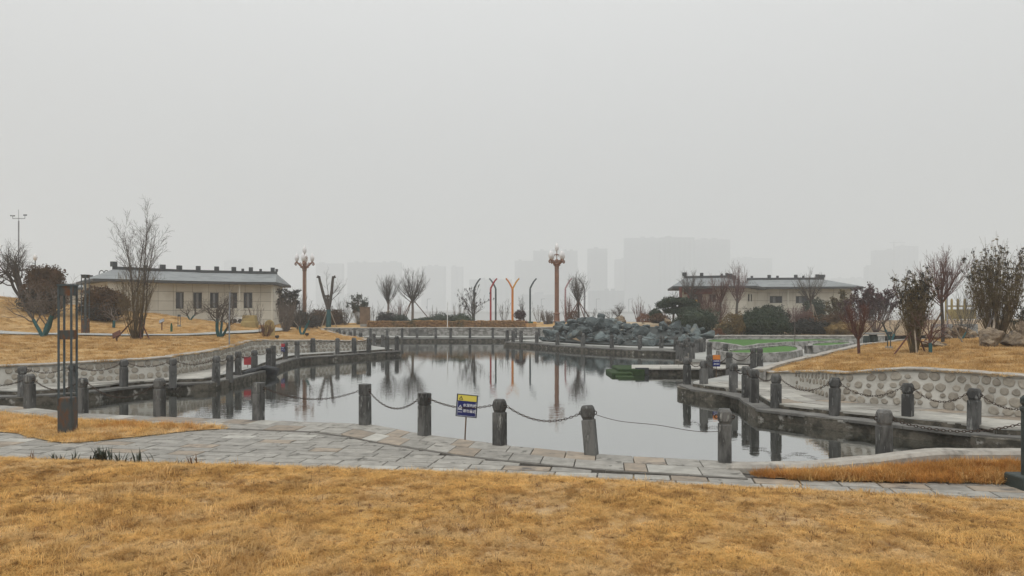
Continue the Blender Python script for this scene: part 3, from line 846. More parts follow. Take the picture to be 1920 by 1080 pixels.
# steps in the far wall
o = thing('stone_steps', 'small flight of dark stone steps set against the far rubble wall', 'steps', tuple(at(789, 60.2, .1)))
for k in range(4):
    MB().box((0.25 * (k - 1.5) * -1, 0.0 - 0.0, 0.08 + k * 0.075), (1.9 - k * 0.42, 0.5, 0.15 * (k + 1) * 1.0)).build('step', M['coping'], o) if False else MB().box((-0.21 * k, 0, 0.075 * (2 * k + 1)), (1.9 - k * 0.42, 0.56 - .01 * k, 0.15)).build('step', M['coping'], o)

# ------------------------------------------------------------------ stone posts and chains
def rring(w, z, b, d=None, cx=0, cy=0):
    x, y = w / 2, (d or w) / 2
    return [(cx-x+b,cy-y,z),(cx+x-b,cy-y,z),(cx+x,cy-y+b,z),(cx+x,cy+y-b,z),(cx+x-b,cy+y,z),(cx-x+b,cy+y,z),(cx-x,cy+y-b,z),(cx-x,cy-y+b,z)]
def torus(mb, c_, ax, r, w, n=12, k=5, stretch=1.0):
    ax = Vector(ax).normalized()
    u = ax.orthogonal().normalized(); v = ax.cross(u)
    pts = []
    V = []
    for i in range(n):
        a = i * 2 * PI / n
        d = u * math.cos(a) + v * math.sin(a)
        for j in range(k):
            b = j * 2 * PI / k
            V.append(Vector(c_) + d * (r + w * math.cos(b)) + ax * (w * math.sin(b)))
    Q = [(i*k+j, ((i+1)%n)*k+j, ((i+1)%n)*k+(j+1)%k, i*k+(j+1)%k) for i in range(n) for j in range(k)]
    mb.add([tuple(p) for p in V], Q)
def make_post(kind):
    b = MB().loft([rring(.19, -.12, .012), rring(.188, .565, .012), rring(.178, .575, .012)])
    shaft = b.build('shaft', M['post'])
    if kind == 0:
        b = MB().loft([rring(.155, .57, .02), rring(.155, .592, .02), rring(.16, .597, .02), rring(.19, .628, .035), rring(.19, .76, .035), rring(.15, .80, .035)])
        for s in (-1, 1):
            for ax in (0, 1):
                ang = np.arange(12) * 2 * PI / 12
                rs = []
                for rad, dd in ((.078, .090), (.076, .099), (.066, .101)):
                    p = np.stack([np.cos(ang) * rad, np.full(12, dd * s), np.sin(ang) * rad + .692], 1)
                    if ax: p = p[:, [1, 0, 2]]
                    rs.append(p)
                b.loft(rs, cap0=False)
    else:
        b = MB().loft([rring(.165, .57, .014), rring(.165, .59, .014), rring(.19, .594, .012), rring(.19, .79, .012), rring(.178, .80, .014)])
    head = b.build('head', M['post'])
    b = MB()
    torus(b, (.118, 0, .68), (0, 1, 0), .028, .008, 10, 4)
    ring = b.build('ring', M['iron'], smooth=True)
    b = MB(); torus(b, (-.118, 0, .68), (0, 1, 0), .028, .008, 10, 4)
    ring2 = b.build('ring', M['iron'], smooth=True)
    ds = (shaft.data, head.data, ring.data, ring2.data)
    for o in (shaft, head, ring, ring2): bpy.data.objects.remove(o)
    return ds
POSTS = [make_post(0), make_post(1)]
ORD = 'first second third fourth fifth sixth seventh eighth ninth tenth eleventh twelfth thirteenth fourteenth fifteenth sixteenth seventeenth eighteenth nineteenth twentieth'.split()
prng = random.Random(77)
def post(p, rz, label, kind=0, lean=(0, 0), group='stone chain posts'):
    o = thing('stone_post', label, 'post', p, 0, group)
    o.rotation_euler = (lean[0] + prng.uniform(-.012, .012), lean[1] + prng.uniform(-.012, .012), rz)
    for nm, d in zip(('shaft', 'head', 'ring', 'ring'), POSTS[kind]):
        link(nm, d, o)
    s = prng.uniform(.97, 1.04)
    o.scale = (1, 1, s)
    return o
_linkV = None
def chain(a, b, sag, label, fine=True, rel=0.66):
    """iron chain of real links hanging between two points"""
    a, b = Vector(a), Vector(b)
    L = (b - a).length
    mid = (a + b) / 2
    o_ = MB()
    if L < .05: return
    step = 0.05 if fine else 0.075
    n = max(4, int((L + 2 * sag * sag / L) / step))
    T = np.linspace(0, 1, n + 1)
    pts = [a.lerp(b, t) - Vector((0, 0, 4 * sag * t * (1 - t))) for t in T]
    if fine:
        k, m_seg = 4, 8
        for i in range(n):
            c0 = (pts[i] + pts[i+1]) / 2
            d = (pts[i+1] - pts[i]).normalized()
            side = d.cross(Vector((0, 0, 1))).normalized(); up = side.cross(d)
            w = (side if i % 2 else up); nn = d.cross(w)
            V = []
            for q in range(m_seg):
                an = q * 2 * PI / m_seg
                e = d * (math.cos(an) * .034) + w * (math.sin(an) * .017)
                en = (d * math.cos(an) + w * math.sin(an))
                for r_ in range(k):
                    bb = r_ * 2 * PI / k
                    V.append(tuple(c0 + e + en * (.006 * math.cos(bb)) + nn * (.006 * math.sin(bb)) - a))
            Q = [(q*k+r_, ((q+1)%m_seg)*k+r_, ((q+1)%m_seg)*k+(r_+1)%k, q*k+(r_+1)%k) for q in range(m_seg) for r_ in range(k)]
            o_.add(V, Q)
    else:
        P = np.array([tuple(p - a) for p in pts])
        P2 = np.repeat(P, 2, axis=0)[:-1]
        P2[1::2] = (P[:-1] + P[1:]) / 2
        rr = np.where(np.arange(len(P2)) % 2 == 0, .015, .008)
        o_.tube(P2, rr, 4)
    o = o_.build('iron_chain', M['iron'])
    o.location = a
    tag(o, label, 'chain', 'chains between the stone posts')
    return o
def post_row(pts, place, kinds=None, leans=None, chains=None, fine=10, sags=None, order='from the left'):
    """pts: world positions in order; place: words that say which row it is"""
    pts = [Vector((p[0], p[1], 0)) for p in pts]
    n = len(pts)
    for i, p in enumerate(pts):
        q0, q1 = pts[max(i-1, 0)], pts[min(i+1, n-1)]
        rz = math.atan2(q1.y - q0.y, q1.x - q0.x)
        post(p, rz, f'grey stone chain post {place}, {ORD[i]} {order}', kinds.get(i, 0) if kinds else 0, leans.get(i, (0, 0)) if leans else (0, 0))
    for i in range(n - 1):
        if chains is not None and i not in chains: continue
        d = (pts[i+1] - pts[i]).normalized() * .14
        L = (pts[i+1] - pts[i]).length
        chain(pts[i] + d + Vector((0, 0, .68)), pts[i+1] - d + Vector((0, 0, .68)), (sags or {}).get(i, L * .09), f'dark iron chain {place}, {ORD[i]} span {order}', fine=pts[i].y < 27)
near_pts = [W(-62, 762)] + [W(*p) for p in [(57,766),(155,775),(300,781),(485,788),(685,797),(796,817),(937,835),(1109,853),(1358,867)]] + [Vector((5.49, 11.04, 0)), Vector((7.75, 10.95, 0))]
near_pts = [Vector((p.x, p.y - .02, 0)) for p in near_pts]
post_row(near_pts, 'on the near pond edge', kinds={4: 1, 5: 1, 6: 1, 1: 0}, leans={8: (0, -.085)}, chains=[0,1,2,4,5,6,7,10], sags={0:.16, 1:.2, 2:.3, 4:.2, 5:.26, 6:.1, 7:.2, 10:.16})
b = MB()
P0, P1 = near_pts[8] + Vector((.02, -.0, .66)), near_pts[9] + Vector((-.1, 0, .48))
b.tube([tuple(P0.lerp(P1, t) - Vector((0, 0, 4 * .06 * t * (1 - t) + .02 * math.sin(t * 9))) - P0) for t in np.linspace(0, 1, 20)], .0045, 4)
o = b.build('slack_wire', M['iron']); o.location = P0
tag(o, 'thin slack wire from the leaning post to the next post', 'wire')
b = MB()
P0 = near_pts[3] + Vector((-.1, 0, .66)); P1 = near_pts[3] + Vector((-.72, .25, .05))

left_pts = [W(*p) for p in [(42,742),(137,735),(232,725),(324,720),(405,715),(430.5,710.5),(446.6,703),(477,696),(504,691),(512,687),(535,673.5),(557,670.7),(587,664.5),(632.5,664.3),(664,662.5),(691.6,661),(726,657.8),(744,657.2)]]
post_row(left_pts, 'on the left bank', kinds={9: 1}, fine=10)
lb_pts = [at(*p) for p in [(717.5,43.6),(701,45.7),(676.5,47.2),(657,48.9),(645,50.6),(631.5,54.6)]]
post_row(lb_pts, 'on the rear edge of the left headland', order='from the tip')
far_pts = [at(px, 58.0) for px in (637,665,695,725.5,754,782,817,845,881,924,967,1011)]
post_row(far_pts, 'on the far bank')
prom_pts = [W(*p) for p in [(951,640.4),(962,641.3),(977,642.3),(1006.5,644),(1045,647),(1092.6,650),(1147,653),(1200,655.3),(1240,656),(1267,657.3)]]
post_row(prom_pts, 'in front of the dark rockery')
cl_a = [W(*p) for p in [(1271,671.5),(1278,675.5),(1297.6,677)]]
post_row(cl_a, 'at the inlet behind the jetty')
cl_b = [W(*p) for p in [(1290,660.5),(1285,667),(1306,665),(1314,664),(1319,663)]]
post_row(cl_b, 'in the cluster before the pale turf rim', chains=[])
cl_c = [W(*p) for p in [(1330,675),(1360.5,680),(1425,691.5)]]
post_row(cl_c, 'along the front turf bed')
cl_d = [W(*p) for p in [(1331,711.7),(1367,703),(1412.5,692.3)]]
post_row(cl_d, 'behind the right bank beside the jetty inlet')
right_pts = [W(*p) for p in [(1288,720.5),(1319.5,727),(1375,735),(1398.6,745),(1414,754.7),(1455,765),(1565,779),(1702,791),(1826,807),(1975,826)]]
post_row(right_pts, 'on the right bank', sags={i: .2 for i in range(5, 9)})

# ------------------------------------------------------------------ signs
def text_mesh(s, size, m):
    cu = bpy.data.curves.new('t', 'FONT'); cu.body = s; cu.size = size; cu.align_x = 'CENTER'; cu.align_y = 'CENTER'
    cu.extrude = 0.001; cu.resolution_u = 3; cu.offset = size * 0.012
    ob = bpy.data.objects.new('t', cu); COL.objects.link(ob)
    bpy.context.view_layer.update()
    dg = bpy.context.evaluated_depsgraph_get()
    me = bpy.data.meshes.new_from_object(ob.evaluated_get(dg))
    bpy.data.objects.remove(ob)
    me.materials.clear(); me.materials.append(m)
    return me
def tri_outline(b, cx, cz, s, y, w):
    P = [(cx - s, cz - s * .8), (cx + s, cz - s * .8), (cx, cz + s * .95)]
    for i in range(3):
        p, q = Vector(P[i]), Vector(P[(i+1) % 3])
        d = q - p; ang = math.atan2(d.y, d.x)
        c0 = (p + q) / 2
        b.box((c0.x, y, c0.y), (d.length + w, .004, w), M=Matrix.Rotation(-ang, 3, 'Y'))
p = W(872, 826.5); p.y += .02
o = thing('warning_sign', 'blue and yellow deep water warning sign on a rusty stake in the pond edge', 'sign', p)
o.rotation_euler = (0, 0, R(-12))
MB().tube([(-.012, 0, -.35), (0, 0, .1), (.02, 0, .48), (.03, .012, .8)], .013, 8, True).build('stake', M['timber'], o)
bw, bh, zc = .37, .385, .615
rot = Matrix.Rotation(R(4), 4, 'Y')
bd = MB().loft([[( -bw/2,-.02,-bh/2),(bw/2,-.02,-bh/2),(bw/2,-.02,bh/2),(-bw/2,-.02,bh/2)], [( -bw/2,-.005,-bh/2),(bw/2,-.005,-bh/2),(bw/2,-.005,bh/2),(-bw/2,-.005,bh/2)]]).build('board', M['navy'], o)
bd.location = (.035, 0, zc); bd.rotation_euler = (0, R(4), 0)
fr = MB()
for s in (-1, 1):
    fr.box((s * bw/2, -.014, 0), (.012, .026, bh + .012)); fr.box((0, -.014, s * bh/2), (bw, .024, .012))
fr.build('frame', M['frame'], bd)
ln = MB()
for s in (-1, 1): ln.box((s * (bw/2 - .018), -.0215, -.055), (.004, .002, bh * .66))
ln.box((0, -.0215, -bh/2 + .014), (bw - .036, .002, .004)); ln.build('border_line', M['signwhite'], bd)
MB().box((0, -.022, bh/2 - .058), (bw - .03, .003, .1)).build('yellow_band', M['yellow'], bd)
b = MB(); tri_outline(b, -.11, bh/2 - .06, .032, -.0255, .007); b.box((-.11, -.0255, bh/2 - .058), (.006, .003, .022)); b.build('warning_triangle', M['ink'], bd)
b = MB(); tri_outline(b, -.115, -.03, .034, -.0225, .009); b.box((-.115, -.0225, -.045), (.01, .003, .03)); b.box((-.115, -.0225, -.075), (.075, .003, .01)); b.build('warning_symbol', M['signwhite'], bd)
b = MB()
for k in range(4): b.box((-.145 + k * .02, -.0225, -.117), (.012, .003, .011))
b.build('caption', M['signwhite'], bd)
for s, z in (('水深危险', .005), ('请勿靠近', -.093)):
    t = link('lettering', text_mesh(s, .062, M['signwhite']), bd, (.055, -.0222, z), (R(90), 0, 0))
def small_sign(label, p, w, h, zc, top, low, rz=0, text=True, topfrac=.4):
    o = thing('warning_sign', label, 'sign', p, rz)
    MB().tube([(0, 0, -.1), (0, 0, zc + h * .3)], .012, 6, True).build('stake', M['timber'], o)
    bd = MB().box((0, -.022, zc), (w, .014, h)).build('board', low, o)
    if top is not None: MB().box((0, -.0305, zc + h/2 - h*topfrac/2), (w, .003, h * topfrac)).build('upper_band', top, bd)
    if text:
        for k, s in enumerate(('水深危险', '请勿靠近')):
            link('lettering', text_mesh(s, w * .2, M['signwhite']), bd, (0, -.0302, zc - h * (.03 + .25 * k)), (R(90), 0, 0))
    return o
small_sign('orange topped navy sign between the posts beside the jetty', W(1343, 712), .24, .38, .62, M['orange'], M['navy'])
small_sign('small red and navy sign leaning against a left bank post', W(531, 674.5), .17, .36, .55, M['red'], M['navy'], text=True)
o = small_sign('square red board on a stake beside the black tarpaulin', W(464.5, 694), .27, .3, .35, None, M['red'], text=False)

# black tarpaulin over the gap in the left ledge
tp = np.array([tuple(W(*q, z)[:]) for q, z in [((454,697),.1),((478,688),.12),((505,685),.14),((524,690),.03),((523,697),-.1),((500,702),-.18),((478,706),-.24),((467,705),-.1)]])
b = MB()
ctr = tp.mean(0) + np.array((0, 0, .06))
rg = random.Random(3)
rings = []
for f in (1.0, .8, .55, .3, .08):
    rings.append([tuple(ctr + (q - ctr) * f + np.array((0, 0, (1 - f) * .08 + rg.uniform(-.035, .035)))) for q in resample(np.vstack([tp, tp[:1]]), 25)[:-1]])
b.loft([[(x, y, z - .12) for x, y, z in rings[0]]] + rings, cap0=False)
o = b.build('tarpaulin', M['tarp'], None, tuple(tp.mean(0)), smooth=True); o.location = tp.mean(0)
tag(o, 'crumpled black tarpaulin draped over the left bank edge at the water', 'tarpaulin')

# turf covered steps at the end of the jetty
o = thing('turf_steps', 'green artificial turf covered steps at the end of the jetty', 'steps', tuple(at(1170, 29.6, -.25)))
for k, (pxa, pxb, ya, yb, zt) in enumerate([(1153,1202,28.85,30.9,-.02),(1141,1180,28.3,30.2,-.12),(1152,1186,27.8,28.9,-.215)]):
    a, e = at(pxa, (ya+yb)/2), at(pxb, (ya+yb)/2)
    w, d = e.x - a.x, (yb - ya)
    rs = [rring(w, -.35, .05, d), rring(w, zt - .05, .05, d), rring(w - .03, zt - .012, .05, d - .03), rring(w - .1, zt, .05, d - .1)]
    c0 = ((a + e) / 2)
    rs = [[(x + c0.x, y + c0.y, z) for x, y, z in r] for r in rs]
    MB().loft(rs).build('step', M['turfroll'], o, tuple(at(1170, 29.6, -.25)))
fl = at(1203, 29.05)
MB().box((fl.x, fl.y - .1, -.1), (.5, .16, .24)).build('black_fender', M['tarp'], o, tuple(at(1170, 29.6, -.25)))

# ------------------------------------------------------------------ lattice park lamps
def lattice_lamp(label, p, h, w, rz, panels, group='lattice park lamps'):
    o = thing('park_lamp', label, 'lamp', p, rz, group)
    t = w * .13
    for sx in (-1, 1):
        for sy in (-1, 1):
            MB().loft([rring(t, .2 * h, t*.12, cx=sx*(w/2-t/2), cy=sy*(w/2-t/2)), rring(t, h - .02, t*.12, cx=sx*(w/2-t/2), cy=sy*(w/2-t/2))]).build('upright', M['steel'], o)
    base = MB().loft([rring(w*1.0, -.05, .008), rring(w*1.0, .245*h, .008), rring(w*.95, .25*h, .008)]).build('base_box', M['rust'], o)
    for z0, z1 in panels:
        MB().loft([rring(w*.93, z0*h, .006), rring(w*.93, z1*h, .006)]).build('light_box', M['rust'], o)
    MB().loft([rring(w*1.08, h - .03, .006), rring(w*1.08, h, .006)]).build('cap', M['steel'], o)
    return o
p = W(127, 815)
lattice_lamp('tall grey lattice lamp with rusty base in the near grass bed', p, 2.77, .25, R(7), [(.635, .695), (.925, .99)])
p = ground(160, 37.6)
lattice_lamp('grey lattice lamp beside the garden path before the brown conifers', p, 2.95, .28, R(-8), [(.67, .73), (.94, .99)])
def bollard_lamp(label, p, h=.62):
    o = thing('bollard_lamp', label, 'lamp', p, R(15), 'low lattice bollard lamps')
    w = .16
    for s in (-1, 1):
        MB().loft([rring(.03, -.05, .004, cx=s*.065), rring(.03, h, .004, cx=s*.065)]).build('upright', M['steel'], o)
    MB().loft([rring(w+.02, -.05, .01), rring(w+.02, h*.16, .01)]).build('base', M['concrete'], o)
    MB().loft([rring(w, h*.84, .01), rring(w, h, .01)]).build('cap', M['steel'], o)
bollard_lamp('low grey bollard lamp on the lawn before the cream building', G(336, 613, 44), .72)
bollard_lamp('low pale bollard lamp beside the fork trunked tree on the headland', G(579, 620, 40), .7)
bollard_lamp('low grey bollard lamp at the back of the right lawn', G(1667, 655, 22), .62)

# dark green bollard at the right edge
o = thing('bollard', 'dark green iron bollard on a square plinth at the right edge', 'bollard', tuple(W(1927, 914)))
MB().loft([rring(.38, -.02, .015), rring(.38, .15, .015), rring(.36, .165, .015)]).build('plinth', M['dkgreen'], o)
MB().lathe([(.075,.16),(.075,.98),(.09,1.0),(.09,1.04),(.06,1.06),(.085,1.1),(.085,1.16),(.05,1.2)], 14).build('shaft', M['dkgreen'], o, smooth=False)

# ------------------------------------------------------------------ ornate street lamps
def ornate(label, p, rz, slim):
    o = thing('ornate_lamp', label, 'street lamp', p, rz, 'ornate flame bulb street lamps')
    H_ = 7.1
    MB().lathe([(.34,-.1),(.34,.12),(.27,.2),(.25,.75),(.3,.8),(.3,.86),(.2,.92)], 8, sq=True).build('pedestal', M['bronze'], o)
    col = MB()
    nrib = 8
    rr = .17 if slim else .2
    prof = []
    ang = np.arange(32) * 2 * PI / 32
    fl = rr * (1 - .13 * (np.cos(ang * 8) < 0))
    col.loft([np.stack([fl * np.cos(ang), fl * np.sin(ang), np.full(32, z)], 1) for z in (.9, 4.95)])
    col.build('column', M['bronze'], o)
    if slim:
        g = MB()
        for a in (0, PI/2, PI, 3*PI/2):
            g.box((math.cos(a + R(40)) * rr * .97, math.sin(a + R(40)) * rr * .97, 2.95), (.05, .05, 3.9), a + R(40))
        g.build('pale_flute', M['bronze_lt'], o)
    MB().lathe([(.2,4.93),(.22,5.0),(.19,5.05),(.3,5.28),(.31,5.36),(.12,5.42)], 12).build('capital', M['bronze'], o)
    MB().tube([(0,0,5.3),(0,0,6.55)], .038, 8, True).build('stem', M['bronze'], o)
    sc = MB()
    for s in (-1, 1):
        a = np.linspace(0, 1.6 * PI, 14)
        r_ = .13 * (1 - a / (2.4 * PI))
        sc.tube(np.stack([s * (.03 + .13 - np.cos(a) * r_), 0 * a, 6.12 + np.sin(a) * r_], 1), np.linspace(.045, .028, 14), 6, True)
    sc.build('scroll', M['bronze'], o)
    fl_prof = [(.04,0),(.085,.03),(.14,.14),(.165,.27),(.15,.4),(.1,.53),(.045,.62),(.012,.68)]
    def bulb(x, y, z, s, par):
        MB().lathe([(r*s, zz*s) for r, zz in fl_prof], 14, (x, y, z)).build('flame_bulb', M['bulb'], par, smooth=True)
    MB().lathe([(.05,6.5),(.085,6.53),(.06,6.56)], 10).build('top_cup', M['bronze'], o)
    bulb(0, 0, 6.5, 1.15, o)
    for k in range(4):
        a = k * PI / 2
        ca, sa = math.cos(a), math.sin(a)
        u = np.array([(.1,5.32),(.22,5.3),(.38,5.42),(.54,5.6),(.68,5.69),(.82,5.65),(.87,5.53),(.79,5.44),(.7,5.5),(.72,5.57)])
        arm = MB()
        arm.tube(np.stack([u[:, 0] * ca, u[:, 0] * sa, u[:, 1]], 1), [.08,.09,.095,.09,.085,.08,.07,.06,.045,.03], 7, True)
        v = np.array([(.16,5.3),(.3,5.2),(.38,5.24),(.37,5.31),(.31,5.31)])
        arm.tube(np.stack([v[:, 0] * ca, v[:, 0] * sa, v[:, 1]], 1), [.035,.04,.035,.03,.015], 6, True)
        v = np.array([(.3,5.42),(.3,5.58),(.38,5.68),(.44,5.64),(.41,5.58)])
        arm.tube(np.stack([v[:, 0] * ca, v[:, 0] * sa, v[:, 1]], 1), [.05,.04,.035,.03,.015], 6, True)
        arm.lathe([(.04,5.68),(.08,5.74),(.09,5.78),(.05,5.79)], 10, (.7*ca, .7*sa, 0))
        ar = arm.build('arm', M['bronze'], o)
        bulb(.7*ca, .7*sa, 5.76, 1.2, ar)
    MB().lathe([(.06,5.35),(.15,5.42),(.2,5.58),(.16,5.72),(.05,5.8)], 10).build('boss', M['bronze'], o)
    return o
ornate('ornate bronze lamp with flame bulbs beside the cream building on the left', ground(571, 69.5), R(6), True)
ornate('ornate bronze lamp with flame bulbs beside the coloured poles and rockery', ground(1044, 68), R(33), False)
# globe lamp and weather mast on the left hill
p = ground(66, 58)
o = thing('globe_lamp', 'small white flame lamp above the brown conifer on the left hill', 'street lamp', p)
MB().tube([(0,0,-.2),(0,0,4.0)], .04, 8, True).build('pole', M['slate'], o)
MB().tube([(0,0,3.7),(-.2,0,3.85),(-.25,0,3.7)], .02, 6).build('scroll', M['slate'], o)
MB().lathe([(.05,4.0),(.13,4.1),(.16,4.25),(.1,4.42),(.02,4.52)], 12).build('flame_bulb', M['bulb'], o, smooth=True)
p = ground(35, 60)
hm = zat(393, 60) - p.z
o = thing('weather_mast', 'thin pale weather mast with wind cups on the left hill', 'mast', p)
MB().tube([(0,0,-.2),(0,0,hm-.9)], .05, 8, True).build('mast', M['greyp'], o)
MB().tube([(0,0,hm-.95),(0,0,hm)], .018, 6, True).build('rod', M['greyp'], o)
b = MB(); b.tube([(-.48,0,hm-.72),(.5,0,hm-.72)], .028, 6, True); b.tube([(-.48,0,hm-.74),(-.48,0,hm-.52)], .02, 6, True); b.tube([(.5,0,hm-.74),(.5,0,hm-.5)], .02, 6, True); b.build('crossarm', M['greyp'], o)
b = MB()
for k in range(3):
    a = k * 2.1
    b.lathe([(.01,-.05),(.05,-.03),(.06,.03),(.03,.05)], 8, (-.48 + .13*math.cos(a), .13*math.sin(a), hm-.5))
b.build('wind_cups', M['slate'], o)
MB().box((.52, 0, hm-.44), (.3, .015, .1)).build('wind_vane', M['slate'], o)
# pole with two floodlights behind the right trees
p = ground(1776, 42)
o = thing('floodlight_pole', 'pole with two grey box floodlights behind the tall bare tree at right', 'floodlight', p)
hm = zat(508, 42) - p.z
MB().tube([(0,0,-.2),(0,0,hm)], .035, 8, True).build('pole', M['greyp'], o)
MB().tube([(-.18,0,hm-.12),(.18,0,hm-.12)], .02, 6, True).build('bracket', M['greyp'], o)
for s in (-1, 1): MB().box((s*.16, -.05, hm-.15), (.17, .12, .22)).build('floodlight', M['steel'], o)

# ------------------------------------------------------------------ bent coloured poles
def bent_pole(label, px, py, s, Y, mname, h=None, r=.085):
    p = ground(px, Y)
    o = thing('bent_pole', label, 'pole', p, 0, 'bent coloured poles')
    top = zat(522, Y) - p.z
    k = zat(541, Y) - p.z
    dx = s * 12 * Y / F
    MB().tube([(0,0,-.1),(0,0,k*.5),(0,0,k)], r, 10, True).build('shaft', M[mname], o, smooth=False)
    P = crom([(0,0,k),(dx*.3,0,k+(top-k)*.38),(dx*.62,0,k+(top-k)*.72),(dx,0,top)], 12)
    MB().tube(P, np.linspace(r*.95, r*.75, 12), 10, True).build('bent_arm', M[mname], o)
    return o
for a in [('slate grey pole bent to the right beside the budding bare tree', 889, 603, 1, 68, 'slate'), ('crimson pole bent to the right crossing a grey one', 920, 603, 1, 67, 'red'),
          ('slate grey pole bent to the left crossing the crimson pole', 929.5, 603, -1, 68.5, 'slate'), ('orange pole with its top bent to the left', 960.5, 603, -1, 67.5, 'orange'),
          ('amber pole with its top bent to the right', 961.5, 603, 1, 69, 'amber'), ('dark green grey pole bent right beside the ornate lamp', 994, 603, 1, 67, 'slate'),
          ('faded pink pole bent right behind the ornate lamp', 1060, 603, 1, 72, 'pinkp'), ('pale grey pole bent left behind the staked bare tree', 1096, 602, -1, 72, 'greyp')]:
    bent_pole(*a)
for lab, px, m1, m2 in [('green and yellow block at the foot of the dark pole', 997, 'green', 'amber'), ('blue and navy block beside the ornate lamp', 1028, 'blue', 'slate'), ('amber block at the foot of the orange poles', 958, 'amber', 'orange')]:
    p = ground(px, 66.0)
    o = thing('painted_block', lab, 'block', p, 0, 'painted blocks')
    MB().loft([rring(.52, -.05, .03, .4, cx=-.15), rring(.52, .24, .03, .4, cx=-.15)]).build('block', M[m1], o)
    MB().loft([rring(.28, -.05, .03, .4, cx=.26), rring(.28, .235, .03, .4, cx=.26)]).build('end_block', M[m2], o)
def pole(label, px, Y, pytop, m, r=.03, base=None):
    p = ground(px, Y)
    o = tag(MB().tube([(0,0,-.15),(0.0,0,(zat(pytop,Y)-p.z)*.5),(0.02,0,zat(pytop,Y)-p.z)], r, 8, True).build('pole', m), label, 'pole')
    o.location = p
pole('thin white pole standing before the clipped brown hedge', 839, 61.2, 566, M['white'], .035)
pole('pale steel pipe standing at the lawn edge before the cream building', 430, 31.5, 548, M['greyp'], .03)

# ------------------------------------------------------------------ cream pavilions with grey hipped roofs
def cutpanels(u0, u1, z0, z1, du, dz, holes, off=0.0):
    """rectangles of a cladding grid with the window openings cut out"""
    us = [u0]
    x = u0 + (off if off else du)
    while x < u1 - .15: us.append(x); x += du
    us.append(u1)
    zs = [z0]
    x = z0 + dz
    while x < z1 - .15: zs.append(x); x += dz
    zs.append(z1)
    out = []
    for i in range(len(us)-1):
        for j in range(len(zs)-1):
            rs = [(us[i], us[i+1], zs[j], zs[j+1])]
            for h in holes:
                nx = []
                for a, b, c0, d in rs:
                    if h[1] <= a or h[0] >= b or h[3] <= c0 or h[2] >= d: nx.append((a, b, c0, d)); continue
                    if h[0] > a: nx.append((a, h[0], c0, d))
                    if h[1] < b: nx.append((h[1], b, c0, d))
                    a2, b2 = max(a, h[0]), min(b, h[1])
                    if h[2] > c0: nx.append((a2, b2, c0, h[2]))
                    if h[3] < d: nx.append((a2, b2, h[3], d))
                rs = nx
            out += [r for r in rs if r[1]-r[0] > .03 and r[3]-r[2] > .03]
    return out
def facade(par, org, p, q, z0, z1, wins, du=1.2, dz=.73, clad=True):
    """one straight stretch of wall from p to q (outside is to the right); wins: (u0,u1,z0,z1,curtain)"""
    p, q = Vector(p), Vector(q)
    d = (q - p); L = d.length; d = d / L
    nrm = Vector((d.y, -d.x))
    rz = math.atan2(d.y, d.x)
    fr = link('wall', None, par, (p.x - org[0], p.y - org[1], 0), (0, 0, rz))
    fr.empty_display_size = .1
    core = MB()
    # wall body behind the cladding with recessed openings
    for a, b, c0, e in cutpanels(0, L, z0 - .3, z1, 50, 50, [w[:4] for w in wins]):
        core.box(((a+b)/2, .13, (c0+e)/2), (b-a, .2, e-c0))
    core.build('wall_body', M['panel_joint'], fr)
    for a, b, c0, e in cutpanels(0, L, z0 - .3, z1, du, dz, [w[:4] for w in wins]):
        g = .012
        MB().loft([[(a+g,.035,c0+g),(b-g,.035,c0+g),(b-g,.035,e-g),(a+g,.035,e-g)], [(a+g,0,c0+g),(b-g,0,c0+g),(b-g,0,e-g),(a+g,0,e-g)]], cap0=False).build('panel', M['panel'], fr)
    for w in wins:
        a, b, c0, e = w[:4]
        o = link('window', None, par, fr.location, fr.rotation_euler); o.empty_display_size = .1
        f = MB(); t = .045
        f.box((a+t/2,.12,(c0+e)/2),(t,.08,e-c0)); f.box((b-t/2,.12,(c0+e)/2),(t,.08,e-c0)); f.box(((a+b)/2,.12,c0+t/2),(b-a-2*t,.078,t)); f.box(((a+b)/2,.12,e-t/2),(b-a-2*t,.078,t))
        if b - a > 1: f.box(((a+b)/2,.12,(c0+e)/2),(t,.076,e-c0-2*t))
        f.build('frame', M['frame'], o)
        MB().box(((a+b)/2,.14,(c0+e)/2),(b-a-2*t,.012,e-c0-2*t)).build('pane', M['glass'], o)
        if len(w) > 4 and w[4]:
            MB().box((a+(b-a)*w[4],.128,(c0+e)/2),((b-a)*.28,.008,e-c0-2*t-.01)).build('blind', M['curtain'], o)
